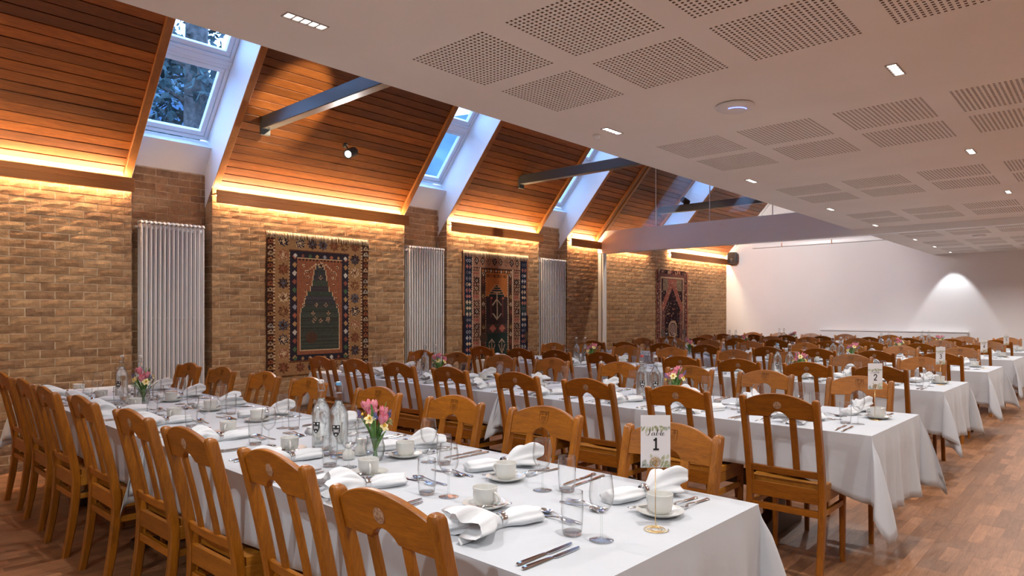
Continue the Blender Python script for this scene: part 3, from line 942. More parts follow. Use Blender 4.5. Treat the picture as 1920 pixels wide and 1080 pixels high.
def rug_image_3(W, H):
    R = np.random.RandomState(2); im = np.zeros((H, W, 3)); ink = (.028, .013, .018); rose = (.30, .10, .075); cream = (.48, .33, .22); mau = (.15, .065, .06)
    im[:] = ink
    def rect(x0, y0, x1, y1, c): im[int(y0*H):int(y1*H), int(x0*W):int(x1*W)] = c
    rect(0, 0, .03, 1, rose); rect(.97, 0, 1, 1, rose)
    rect(.06, .05, .94, 1, mau)
    for k in range(260):
        x, y = R.rand()*.12, R.rand(); c = [cream, rose, ink][R.randint(3)]
        for xx in (x, 1-x-.02): rect(xx, y, xx+.02, y+.009, c)
    for k in range(70):
        x = R.rand()*.98; rect(x, R.rand()*.045, x+.02, R.rand()*.045+.01, [cream, rose, mau][R.randint(3)])
    rect(.13, .085, .16, 1, cream); rect(.84, .085, .87, 1, cream); rect(.13, .085, .87, .105, cream)
    rect(.165, .11, .835, 1, ink); rect(.2, .11, .8, .25, (.22, .16, .11))
    for j in range(int(.11*H), H):
        y = j/H
        if y < .48:
            hw = max(0, (y-.2))*.95
            for sx in (-1, 1):
                a, c = .5+sx*(hw), .5+sx*(hw+.13)
                i0, i1 = sorted((int(a*W), int(c*W)))
                im[j, max(int(.17*W), i0):min(int(.83*W), i1)] = rose
            if hw > 0: im[j, int((.5-hw)*W):int((.5+hw)*W)] = ink
        else:
            im[j, int(.17*W):int(.27*W)] = mau; im[j, int(.73*W):int(.83*W)] = mau
    for k in range(420):
        x, y = R.uniform(.17, .82), R.uniform(.12, .98); c = [cream, rose, (.2,.10,.09), (.35,.26,.15), (.05,.05,.09)][R.randint(5)]
        rect(x, y, x+.016, y+.012, c)
    for j in range(int(.60*H), int(.81*H)):
        for i in range(int(.36*W), int(.64*W)):
            dx, dy = abs(i/W-.5)/.135, abs(j/H-.70)/.10
            d = max(dx, dy, (dx+dy)*.68)
            if d < 1: im[j, i] = cream if d > .8 else (ink if d > .68 or (i+j) % 5 == 0 else (.33, .22, .19))
    im *= R.uniform(.8, 1.15, (H, W, 1))
    return im
def rug(y0, y1, z0, z1, img, label, fringe, cloth_seed):
    W_, H_ = img.shape[1], img.shape[0]
    r = empty('wall_rug', (WX + .012, y0, z0), 0, label, 'rug', 'woven rugs hung on the brick wall')
    w, h = y1 - y0, z1 - z0
    rr = random.Random(cloth_seed)
    vs = []; fs = []
    for j in range(H_ + 1):
        for i in range(W_ + 1):
            u, v = i/W_, j/H_
            vs.append((.004 + .004*math.sin(u*9 + cloth_seed)*(v**.5) + .002*math.sin(v*15), u*w + .006*math.sin(v*9 + cloth_seed)*(1 if i == 0 or i == W_ else .3), h*(1 - v) - .012*u*(1 - v)*0))
    n = W_ + 1
    for j in range(H_):
        for i in range(W_):
            fs.append((j*n+i, (j+1)*n+i, (j+1)*n+i+1, j*n+i+1))
    me = bpy.data.meshes.new('rug_field'); me.from_pydata(vs, [], fs)
    at = me.color_attributes.new('weave', 'FLOAT_COLOR', 'CORNER')
    cols = np.ones((H_, W_, 4, 4), dtype=np.float32); cols[..., :3] = img[:, :, None, :]
    at.data.foreach_set('color', cols.ravel())
    m = mat('rug_weave', (.3,.2,.1), .95, spec=.1); nt = m.node_tree
    a = nd(nt, 'ShaderNodeVertexColor', layer_name='weave'); nt.links.new(a.outputs[0], nt.nodes['Principled BSDF'].inputs['Base Color'])
    me.materials.append(m)
    f = ob('woven_field', me, None, r)
    ob('backing', MB().box(-.008, .004, .004, -.001, w - .004, h - .004).mesh('rug_backing'), M['trestle'], r)
    ob('hanging_batten', MB().box(-.0085, .02, h - .05, .002, w - .02, h - .02).mesh('batten'), M['trestle'], r)
    if fringe:
        b = MB()
        for k in range(int(w/.011)):
            y = .004 + k*.011 + rr.uniform(-.003, .003); L = fringe*rr.uniform(.7, 1.15)
            dx = rr.uniform(.004, .018); dy = rr.uniform(-.012, .012)
            b.tube([(.008, y, h + .004), (.014 + dx*.5, y + dy*.3, h - L*.35), (.010 + dx, y + dy, h - L)], [.0045, .005, .0022], 5)
        tag(ob('fringe', b.mesh('fringe', smooth=True), M['fringe'], r), kind='stuff')
    return r
rug(3.727, 5.10, .665, 2.30, rug_image_1(120, 150), 'largest brown rug with flower border and dark green centre niche', .072, 1)
rug(6.757, 8.21, .55, 2.295, rug_image_2(120, 150), 'fringed striped rug with orange-topped niche between two radiators', .085, 2)
rug(12.26, 13.61, .50, 2.29, rug_image_3(80, 110), 'dark purplish rug with octagon medallion beyond the partition beam', 0, 3)

# ------------------------------------------------------------------ far end fittings
r = empty('wall_speaker', (-6.86, YB - .19, 2.70), 0, 'black loudspeaker high in the corner of the white wall', 'speaker')
b = MB()
out = [(-.075, -.13), (.075, -.13), (.10, -.085), (.10, .085), (.075, .13), (-.075, .13), (-.10, .085), (-.10, -.085)]
b.prism(out, -.075, .075)
ob('cabinet', b.mesh('speaker_cabinet', bevel=.01, seg=2), M['black'], r)
ob('woofer_rim', MB().lathe([(.03, 0), (.034, .004), (.026, .006)], 20).xform(Matrix.Translation((0, -.076, -.04)) @ Matrix.Rotation(PI/2, 4, 'X')).mesh('woofer_rim'), M['steel'], r)
ob('bracket', MB().tube([(0, .07, 0), (-.04, .12, 0), (-.04, .185, 0)], .014, 8).mesh('speaker_bracket'), M['black'], r)
ob('badge', MB().box(-.008, -.078, -.10, .008, -.075, -.093).mesh('speaker_badge'), M['print_white'], r)
r = empty('wall_rail', (-6.45, YB - .032, 2.905), 0, 'white jointed rail along the top of the far wall', 'rail')
xs_ = [0, .70, 1.78, 2.96, 3.6]
for k in range(4):
    ob('rail_length', MB().box(xs_[k] + .006, -.03, 0, xs_[k+1] - .006, .03, .085).mesh('rail_length', bevel=.008), M['white_gloss'], r)
for k in range(1, 4):
    ob('joint', MB().box(xs_[k] - .006, -.032, -.003, xs_[k] + .006, .03, .088).mesh('rail_joint'), M['fascia'], r)
r = empty('panel_heater', (-4.89, YB - .012, .62), 0, 'long low white panel heater on the far wall', 'heater')
ob('panel', MB().box(0, -.08, 0, 2.70, 0, .375).mesh('heater_panel', bevel=.006), M['white_gloss'], r)
ob('top_grille', MB().box(-.02, -.10, .375, 2.72, .005, .402).mesh('heater_top', bevel=.004), M['white_gloss'], r)
for xx in (.2, 1.35, 2.5):
    ob('foot', MB().box(xx - .02, -.06, -.62, xx + .02, -.02, .01).mesh('heater_foot'), M['white_gloss'], r)
# ------------------------------------------------------------------ tables
class T: pass
TABLES = []
for (n, yc, hw, xr, nm) in ((1, 1.70, .49, -.89, 'the front table'), (2, 4.28, .50, -.93, 'the second table'), (3, 6.80, .515, -1.03, 'the third table'),
                            (4, 9.20, .53, -1.03, 'the fourth table'), (5, 11.62, .54, -1.04, 'the fifth table'), (6, 13.80, .52, -1.04, 'the last table')):
    t = T(); t.n, t.yc, t.hw, t.xr, t.nm = n, yc, hw, xr, nm
    t.xm = -3.585; t.xl = -6.42; t.slope = -.018
    TABLES.append(t)
NX_ = {1: [-1.31,-1.94,-2.57,-3.23,-3.95,-4.60,-5.25,-5.90], 2: [-1.33,-1.92,-2.56,-3.21,-3.93,-4.60,-5.22,-5.82], 3: [-1.44,-2.01,-2.62,-3.22,-4.16,-4.81,-5.37,-6.02],
       4: [-1.42,-2.06,-2.68,-3.28,-4.12,-4.78,-5.40,-6.00], 5: [-1.46,-2.08,-2.70,-3.30,-4.10,-4.76,-5.42,-6.02], 6: [-1.44,-2.06,-2.68,-3.28,-4.08,-4.74,-5.38,-6.0]}
FX_ = {1: [-1.27,-1.92,-2.52,-3.14,-3.93,-4.56,-5.20,-5.84], 2: [-1.29,-1.94,-2.55,-3.21,-3.97,-4.66,-5.28,-5.90], 3: [-1.41,-2.05,-2.68,-3.30,-4.10,-4.78,-5.40,-6.0],
       4: [-1.46,-2.10,-2.72,-3.32,-4.12,-4.78,-5.40,-6.0], 5: [-1.46,-2.08,-2.70,-3.30,-4.10,-4.76,-5.42,-6.02], 6: [-1.46,-2.08,-2.70,-3.30,-4.10,-4.76,-5.40,-6.0]}
def tp(t, x, y):           # drift of the slightly skewed tables
    return (x, y + (x + 1.3)*t.slope)
TZ = .752
def table(t, x0, x1, half):
    """x0 < x1; a dark trestle table"""
    cx = (x0 + x1)/2; c = tp(t, cx, t.yc)
    r = empty('trestle_table', (c[0], c[1], 0), math.atan(t.slope), 'dark wooden trestle table under the white cloth, %s half of %s' % (half, t.nm), 'table', 'trestle tables')
    hl = (x1 - x0)/2 - .012
    ob('table_top', MB().box(-hl, -t.hw + .012, .715, hl, t.hw - .012, .744).mesh('table_top', bevel=.004), M['trestle'], r)
    g4 = [(NX_[t.n][i] + NX_[t.n][i+1] + FX_[t.n][i] + FX_[t.n][i+1])/4 for i in (0, 2, 4, 6)]
    tx = (g4[0], g4[1]) if half == 'aisle' else (g4[2], g4[3])
    for x in tx:
        x -= cx
        ob('post', MB().box(x - .04, -.06, .13, x + .04, .06, .66).mesh('post', bevel=.006), M['trestle'], r)
        ob('foot', MB().prism([(-.34, 0), (.34, 0), (.34, .05), (.22, .10), (.08, .14), (-.08, .14), (-.22, .10), (-.34, .05)], -.04, .04)
           .xform(Matrix.Translation((x, 0, 0)) @ Matrix.Rotation(PI/2, 4, 'Z')).mesh('foot', bevel=.005), M['trestle'], r)
        ob('bearer', MB().box(x - .035, -.36, .655, x + .035, .36, .714).mesh('bearer', bevel=.006), M['trestle'], r)
    a, c2 = sorted((tx[0] - cx, tx[1] - cx))
    ob('stretcher', MB().box(a, -.022, .26, c2, .022, .36).mesh('stretcher', bevel=.004), M['trestle'], r)
    return r
def sstep(x): x = max(0, min(1, x)); return x*x*(3 - 2*x)
def cloth_mesh(hl, hw, dn, df, dr, dl, seed, seam):
    """local x right, y away; drops near, far, right, left; seam = side ('r' or 'l') that butts the other table"""
    R = random.Random(seed)
    ph = [R.uniform(0, 6.28) for _ in range(10)]
    nv = 9
    cols = []          # each: function t in 0..1 -> point
    def side(p0, p1, nrm, drop, n, freq, amp, k, g0=1.0, g1=1.0):
        L = math.hypot(p1[0]-p0[0], p1[1]-p0[1])
        for i in range(n):
            u = i/n; s = u*L
            taper = sstep(min(s, L - s)/.22)
            rip = (math.sin(s*freq + ph[k]) + .6*math.sin(s*freq*2.17 + ph[k+1]) + .4*math.sin(s*freq*.43 + ph[k+2]))*amp
            dd = drop*(1 + .05*math.sin(s*2.3 + ph[k])*taper)*(1 + (g1 - 1)*sstep(1 - (L - s)/.45))*(1 + (g0 - 1)*sstep(1 - s/.45))
            x, y = p0[0] + (p1[0]-p0[0])*u, p0[1] + (p1[1]-p0[1])*u
            def f(t, x=x, y=y, rip=rip, taper=taper, dd=dd):
                o = .006 + (.012 + max(-.010, rip))*taper*t**1.4
                e = min(1, t*6)
                return (x + nrm[0]*o*e, y + nrm[1]*o*e, -.010*(1 - (1 - e)**2) - t*dd*.985 if t > 0 else 0)
            cols.append(f)
    def corner(c, na, nb, da, db, n, ear, k, dirs=None):
        for i in range(n):
            u = i/n; ph_ = u*PI/2
            r = min(da/max(math.cos(ph_), 1e-3), db/max(math.sin(ph_), 1e-3))
            w = math.sin(2*ph_)
            if dirs: hx, hy = dirs
            else:
                hx = na[0]*math.cos(ph_) + nb[0]*math.sin(ph_); hy = na[1]*math.cos(ph_) + nb[1]*math.sin(ph_)
            wob = .10*math.sin(ph_*6 + ph[k])*w
            tx, ty = -hy, hx
            def f(t, r=r, hx=hx, hy=hy, w=w, wob=wob, tx=tx, ty=ty):
                al = ear*w
                o = .006 + r*t*math.sin(al)*(1 - .25*t)
                s = wob*r*t
                e = min(1, t*6)
                return (c[0] + (hx*o + tx*s)*e, c[1] + (hy*o + ty*s)*e, -.010*(1 - (1 - e)**2) - r*t*math.cos(al)*.985 if t > 0 else 0)
            cols.append(f)
    ns, ne = 64, 44
    N_, F_, R_, L_ = (0, -1), (0, 1), (1, 0), (-1, 0)
    GR_ = 1.38 if seam != 'r' else 1.0; GL_ = 1.38 if seam != 'l' else 1.0
    side((-hl, -hw), (hl, -hw), N_, dn, ns, 9, .011, 0, GL_, GR_)
    corner((hl, -hw), N_, R_, dn*GR_, dr, 18, .42, 3, N_ if seam == 'r' else None)
    side((hl, -hw), (hl, hw), R_, dr, ne, 19, .026 if seam != 'r' else .0, 1)
    corner((hl, hw), R_, F_, dr, df*GR_, 18, .42, 4, F_ if seam == 'r' else None)
    side((hl, hw), (-hl, hw), F_, df, ns, 9, .011, 2, GR_, GL_)
    corner((-hl, hw), F_, L_, df*GL_, dl, 18, .42, 5, F_ if seam == 'l' else None)
    side((-hl, hw), (-hl, -hw), L_, dl, ne, 19, .026 if seam != 'l' else .0, 3)
    corner((-hl, -hw), L_, N_, dl, dn*GL_, 18, .42, 6, N_ if seam == 'l' else None)
    b = MB(); n = len(cols)
    ts = [0, .03, .09] + [.2 + .8*i/(nv-1) for i in range(nv)]
    vs = [f(t) for t in ts for f in cols]
    fs = []
    for k in range(len(ts) - 1):
        for i in range(n):
            j = (i+1) % n
            fs.append((k*n+i, (k+1)*n+i, (k+1)*n+j, k*n+j))
    fs.append(tuple(range(n)))
    b.add(vs, fs)
    me = b.mesh('tablecloth', smooth=True, autosmooth=60)
    return me
def cloth(t, x0, x1, half, seed):
    cx = (x0 + x1)/2; c = tp(t, cx, t.yc)
    drops = (.250, .250, .43, .12) if half == 'aisle' else (.250, .250, .30, .40)
    me = cloth_mesh((x1 - x0)/2, t.hw, *drops, seed, 'l' if half == 'aisle' else 'r')
    o = ob('tablecloth', me, M['cloth'], None, (c[0], c[1], .7515), math.atan(t.slope))
    so = o.modifiers.new('thickness', 'SOLIDIFY'); so.thickness = .0012; so.offset = -1
    tag(o, 'white linen tablecloth hanging over the %s half of %s' % (half, t.nm), 'tablecloth', 'white tablecloths')
for t in TABLES:
    table(t, t.xm + .012, t.xr, 'aisle'); table(t, t.xl, t.xm - .012, 'wall')
    cloth(t, t.xm + .012, t.xr, 'aisle', t.n); cloth(t, t.xl, t.xm - .012, 'wall', t.n + 20)

# ------------------------------------------------------------------ the oak chair
def lean(z):
    if z < .44: return -.19 - .055*((.44 - z)/.44)**1.8
    return -.19 - .105*((z - .44)/.495)**1.25
def rsec(x, y, z, w, d, c=.006):
    return [(x-w+c, y-d, z), (x+w-c, y-d, z), (x+w, y-d+c, z), (x+w, y+d-c, z), (x+w-c, y+d, z), (x-w+c, y+d, z), (x-w, y+d-c, z), (x-w, y-d+c, z)]
def make_chair():
    r = empty('dining_chair')
    for s in (-1, 1):
        b = MB(); zs = [0, .08, .18, .28, .36, .44, .52, .60, .68, .76, .84, .90, .925]
        rings = [rsec(s*.190, lean(z), z, .0165, .021 if z > .1 else .0185) for z in zs]
        rings.append(rsec(s*.190, lean(.934), .934, .0135, .0175)); rings.append(rsec(s*.190, lean(.939), .939, .007, .010, .003))
        b.loft(rings)
        ob('back_post', b.mesh('back_post', smooth=True, autosmooth=35), M['oak'], r)
        b = MB(); b.loft([rsec(s*.186, .165, z, .0165 - (.4 - z)*.009, .0165 - (.4 - z)*.009) for z in (0, .2, .40, .448)])
        ob('front_leg', b.mesh('front_leg', smooth=True, autosmooth=35), M['oak'], r)
        ob('side_rail', MB().box(s*.186 - .011, -.172, .392, s*.186 + .011, .150, .452).mesh('side_rail', bevel=.002), M['oak_seat'], r)
        ob('side_stretcher', MB().box(s*.186 - .0095, -.178, .318, s*.186 + .0095, .152, .348).mesh('side_stretcher', bevel=.002), M['oak_seat'], r)
        b = MB(); 
        rings = []
        for z in (.525, .60, .68, .76, .852):
            y = lean(z) - .004*0
            rings.append([(s*.068 - .017, y - .006 - .006, z), (s*.068 + .017, y - .012, z), (s*.068 + .017, y + .001, z), (s*.068 - .017, y + .001, z)])
        b.loft(rings); ob('back_slat', b.mesh('back_slat', bevel=.0015), M['oak'], r)
    ob('front_rail', MB().box(-.171, .154, .392, .171, .174, .452).mesh('front_rail', bevel=.002), M['oak_flat'], r)
    ob('back_rail', MB().box(-.175, -.204, .385, .175, -.184, .462).mesh('back_rail', bevel=.002), M['oak_flat'], r)
    ob('back_stretcher', MB().box(-.175, lean(.33) - .010, .315, .175, lean(.33) + .010, .350).mesh('back_stretcher', bevel=.002), M['oak_flat'], r)
    # seat board, dished
    b = MB(); nx, ny = 10, 8; vs = []; fs = []
    for k, top_ in ((0, True), (1, False)):
        for j in range(ny + 1):
            for i in range(nx + 1):
                u, v = i/nx*2 - 1, j/ny
                x = u*(.196 + .014*v) ; y = -.165 + .375*v
                dish = -.012*max(0, 1 - (u/.85)**2)*math.sin(PI*min(1, v*1.15)) - (.006 if v == 1 else 0)
                vs.append((x, y, .484 + dish if top_ else .4525))
    n = nx + 1; m0 = (nx+1)*(ny+1)
    for j in range(ny):
        for i in range(nx):
            a = j*n + i
            fs.append((a, a+1, a+1+n, a+n)); fs.append((m0+a, m0+a+n, m0+a+n+1, m0+a+1))
    for i in range(nx):
        fs.append((i, m0+i, m0+i+1, i+1)); a = ny*n+i; fs.append((a, a+1, m0+a+1, m0+a))
    for j in range(ny):
        a = j*n; fs.append((a, a+n, m0+a+n, m0+a)); a = j*n+nx; fs.append((a, m0+a, m0+a+n, a+n))
    b.add(vs, fs)
    ob('seat', b.mesh('seat', smooth=True, autosmooth=35), M['oak_seat'], r)
    # crest rail: arched top, arched cut-out below
    def crest(zt, zb, th, name, m, bow, ncol=28, hx=.176):
        b = MB(); nz = 4; front = []; back = []; vs = []; fs = []
        for i in range(ncol + 1):
            x = -hx + 2*hx*i/ncol
            for k in range(nz + 1):
                z = zb(x) + (zt(x) - zb(x))*k/nz
                y = lean(z) - bow*(1 - (x/hx)**2)
                vs.append((x, y - th/2, z)); vs.append((x, y + th/2, z))
        n = (nz + 1)*2
        for i in range(ncol):
            for k in range(nz):
                a = i*n + 2*k
                fs.append((a, a+n, a+n+2, a+2)); fs.append((a+1, a+3, a+n+3, a+n+1))
            a = i*n; fs.append((a, a+1, a+n+1, a+n)); a = i*n + 2*nz; fs.append((a, a+n, a+n+1, a+1))
        for a in (0, ncol*n):
            fs.append(tuple(a + 2*k for k in range(nz+1)) + tuple(a + 2*k + 1 for k in range(nz, -1, -1)))
        b.add(vs, fs)
        return ob(name, b.mesh(name, bevel=.003, smooth=True, autosmooth=35), m, r)
    def zt(x): return .912 + .048*(1 - (abs(x)/.176)**2.1)
    def zb(x):
        a = abs(x)
        if a < .050: return .832 + .032*math.cos(a/.050*PI/2)**.7
        return .832 - .006*min(1, (a - .05)/.12)
    crest(zt, zb, .021, 'crest_rail', M['oak_flat'], .010)
    crest(lambda x: .556, lambda x: .518, .018, 'lower_back_rail', M['oak_flat'], .010, 12)
    # round plate on the back, carved shield on the front
    z = .898; y = lean(z) - .010 - .0105
    b = MB(); b.lathe([(.021, 0), (.021, .0018), (.0185, .0024), (.0005, .0024)], 24, cap0=True, cap1=True)
    b.xform(Matrix.Translation((0, y + .0006, z)) @ Matrix.Rotation(PI/2 + .20, 4, 'X'))
    o = ob('maker_plate', b.mesh('maker_plate', smooth=True, autosmooth=40), M['badge'], r); o['label'] = 'small round plate'
    b = MB(); yf = .0004
    out = [(-.024, .03), (.024, .03), (.024, -.004), (.018, -.02), (0, -.036), (-.018, -.02), (-.024, -.004)]
    def bar(p, q, w=.0016):
        dx, dz = q[0]-p[0], q[1]-p[1]; L = math.hypot(dx, dz); px, pz = -dz/L*w/2, dx/L*w/2
        b.prism([(p[0]+px, p[1]+pz), (q[0]+px, q[1]+pz), (q[0]-px, q[1]-pz), (p[0]-px, p[1]-pz)], yf - .002, yf + .0008)
    for k in range(len(out)): bar(out[k], out[(k+1) % len(out)])
    for cx_ in (-.011, .011):
        for k in range(5): bar((cx_ + .006*math.cos(k*1.257), .019 + .006*math.sin(k*1.257)), (cx_ + .006*math.cos((k+2)*1.257), .019 + .006*math.sin((k+2)*1.257)), .0012)
    for k in range(5): bar((-.012 + k*.006, .006), (-.012 + k*.006, -.008), .0014)
    bar((-.014, .007), (.014, .007)); bar((-.014, -.009), (.014, -.009))
    for k in range(5): bar((.006*math.cos(k*1.257), -.02 + .006*math.sin(k*1.257)), (.006*math.cos((k+2)*1.257), -.02 + .006*math.sin((k+2)*1.257)), .0012)
    b.xform(Matrix.Translation((0, lean(.905) - .010 + .0105, .908)) @ Matrix.Rotation(.20, 4, 'X') @ Matrix.Rotation(0, 4, 'Z'))
    o = ob('carved_shield', b.mesh('carved_shield'), M['oak_dark'], r); o['label'] = 'carved shield crest'
    return r
chair0 = make_chair()
NYT = {1: -.675, 2: -.735, 3: -.80, 4: -.82, 5: -.82, 6: -.80}     # top of the back, from the table centre
FYT = {1: .615, 2: .62, 3: .63, 4: .64, 5: .66, 6: .66}
cr = random.Random(21)
SEATS = []       # table, near?, index, x
first = True
for t in TABLES:
    for near in (True, False):
        for k, x in enumerate((NX_ if near else FX_)[t.n]):
            dy = (NYT if near else FYT)[t.n] + cr.uniform(-.018, .018)
            if t.n == 1 and near and k == 0: dy -= .03
            oy_ = dy + .295*(1 if near else -1)
            x_, y_ = tp(t, x, t.yc + oy_)
            rz = (0 if near else PI) + cr.uniform(-.02, .02)
            if first: c = chair0; c.location = (x_, y_, 0); c.rotation_euler = (0, 0, rz); first = False
            else: c = copy_tree(chair0, (x_, y_, 0), rz)
            tag(c, 'oak slat-back dining chair, %s from the aisle, %s side of %s' % (ORD[k], 'near' if near else 'far', t.nm), 'chair', 'oak dining chairs')
            SEATS.append((t, near, k, x))
# ------------------------------------------------------------------ tableware
def make_cup():
    r = empty('coffee_cup')
    b = MB(); b.lathe([(.024, 0), (.026, .001), (.026, .004), (.034, .009), (.0385, .020), (.0395, .036), (.0395, .050), (.0408, .0555), (.0408, .060), (.0393, .0608), (.0372, .057), (.0365, .030), (.030, .010), (.0005, .008)], 28, cap0=True, cap1=True)
    ob('bowl', b.mesh('cup_bowl', smooth=True, autosmooth=50), M['china'], r)
    pts = [(.0385 + .026*math.sin(a)**.8, 0, .031 + .0165*math.cos(a)) for a in [PI*i/10 for i in range(11)]]
    ob('handle', MB().tube(pts, [.0045]*11, 8).mesh('cup_handle', smooth=True), M['china'], r)
    return r
def make_saucer():
    b = MB(); b.lathe([(.040, 0), (.042, .001), (.055, .006), (.073, .0155), (.0745, .0175), (.073, .0178), (.054, .0095), (.034, .0055), (.030, .0062), (.0005, .006)], 32, cap0=True, cap1=True)
    return ob('saucer', b.mesh('saucer', smooth=True, autosmooth=60), M['china'])
def make_tumbler():
    r = empty('water_tumbler')
    b = MB(); b.lathe([(.024, .001), (.0265, .004), (.0285, .012), (.0305, .04), (.0318, .07), (.0314, .10), (.0302, .122), (.0298, .1226)], 28, cap0=False, cap1=False)
    b.tube([(.0301*math.cos(a), .0301*math.sin(a), .1228) for a in [2*PI*i/28 for i in range(28)]], .0009, 6, closed=True)
    ob('wall', b.mesh('tumbler_wall', smooth=True), M['glass'], r)
    b = MB(); b.lathe([(.0005, .0005), (.022, .0), (.0255, .003), (.027, .010), (.022, .0125), (.0005, .011)], 28, cap0=False, cap1=False)
    ob('thick_base', b.mesh('tumbler_base', smooth=True, autosmooth=50), M['thick_glass'], r)
    return r
def make_wine():
    r = empty('wine_glass')
    b = MB(); b.lathe([(.0035, .074), (.010, .077), (.022, .087), (.031, .104), (.0348, .122), (.0345, .138), (.0315, .160), (.0285, .182), (.0281, .1825)], 28, cap0=False, cap1=False)
    b.tube([(.0284*math.cos(a), .0284*math.sin(a), .1826) for a in [2*PI*i/28 for i in range(28)]], .0007, 6, closed=True)
    ob('bowl', b.mesh('wine_bowl', smooth=True), M['glass'], r)
    b = MB(); b.lathe([(.006, .003), (.0042, .008), (.0034, .02), (.0032, .05), (.0038, .072), (.006, .077)], 14, cap0=False, cap1=False)
    ob('stem', b.mesh('wine_stem', smooth=True), M['vase'], r)
    b = MB(); b.lathe([(.0335, .0003), (.0342, .0012), (.0335, .002), (.018, .0035), (.0065, .006), (.004, .010)], 28, cap0=True, cap1=False)
    ob('foot', b.mesh('wine_foot', smooth=True, autosmooth=50), M['glass'], r)
    return r
def flat_loft(rows):
    """rows of (y, halfwidth, z, thickness): a bar along y"""
    b = MB(); rings = []
    for y, w, z, th in rows:
        rings.append([(-w, y, z + th*.35), (-w*.6, y, z), (w*.6, y, z), (w, y, z + th*.35), (w*.6, y, z + th), (-w*.6, y, z + th)])
    b.loft(rings); return b
def make_knife():
    r = empty('table_knife')
    b = flat_loft([(-.112, .003, .001, .004), (-.108, .0065, .0, .0065), (-.09, .0068, 0, .007), (-.04, .0055, 0, .0065), (-.006, .0045, 0, .006), (0, .0045, .0005, .005)])
    ob('handle', b.mesh('knife_handle', smooth=True, autosmooth=50), M['chrome'], r)
    b = MB(); pts = [(-.004, -.002), (.0045, .002), (.0095, .006), (.0100, .03), (.0095, .07), (.0075, .092), (.003, .106), (-.004, .112), (-.0055, .09), (-.0050, .03)]
    z0, z1 = .002, .0036; n = len(pts)
    b.add([(x, y, z0) for x, y in pts] + [(x, y, z1) for x, y in pts], [tuple(range(n)), tuple(range(2*n-1, n-1, -1))] + [(i, (i+1) % n, (i+1) % n + n, i+n) for i in range(n)])
    ob('blade', b.mesh('knife_blade'), M['chrome'], r)
    return r
def make_fork(L=.20, name='dinner_fork'):
    s = L/.20; b = flat_loft([(-.10*s, .004, .0008, .003), (-.095*s, .0085, .0, .0045), (-.07*s, .0075, .0005, .004), (-.02*s, .0038, .003, .0038), (.02*s, .0028, .008, .0035), (.035*s, .0045, .009, .0028), (.046*s, .0105, .007, .0022), (.056*s, .0115, .005, .002)])
    for k in range(4):
        x = -.0096 + .0064*k
        b.loft([[(x - w, y, z), (x + w, y, z), (x + w, y, z + .0017), (x - w, y, z + .0017)] for (y, z, w) in ((.055*s, .005, .0020), (.075*s, .0025, .0017), (.092*s, .003, .0014), (.10*s, .006, .0007))])
    return ob(name, b.mesh(name, smooth=True, autosmooth=50), M['chrome'])
def make_spoon(L=.18, name='dessert_spoon'):
    s = L/.18; b = flat_loft([(-.09*s, .004, .0008, .003), (-.085*s, .0075, 0, .0042), (-.06*s, .0066, .0003, .0038), (-.01*s, .0034, .003, .0036), (.030*s, .0026, .009, .0034), (.038*s, .004, .0092, .0028)])
    nu, nv = 10, 6; vs = []; fs = []
    for j in range(nv + 1):
        for i in range(nu):
            a = 2*PI*i/nu; q = j/nv
            vs.append((math.cos(a)*.0185*s*q, .063*s + math.sin(a)*.0285*s*q*(1 + .08*math.sin(a)), .0018 + .0075*q*q))
    for j in range(nv):
        for i in range(nu):
            i2 = (i+1) % nu; fs.append((j*nu+i, j*nu+i2, (j+1)*nu+i2, (j+1)*nu+i))
    n0 = b.add(vs, fs)
    vs2 = [(x, y, z - .0012) for x, y, z in vs]; b.add(vs2, [tuple(reversed(f)) for f in fs])
    return ob(name, b.mesh(name, smooth=True, recalc=False), M['chrome'])
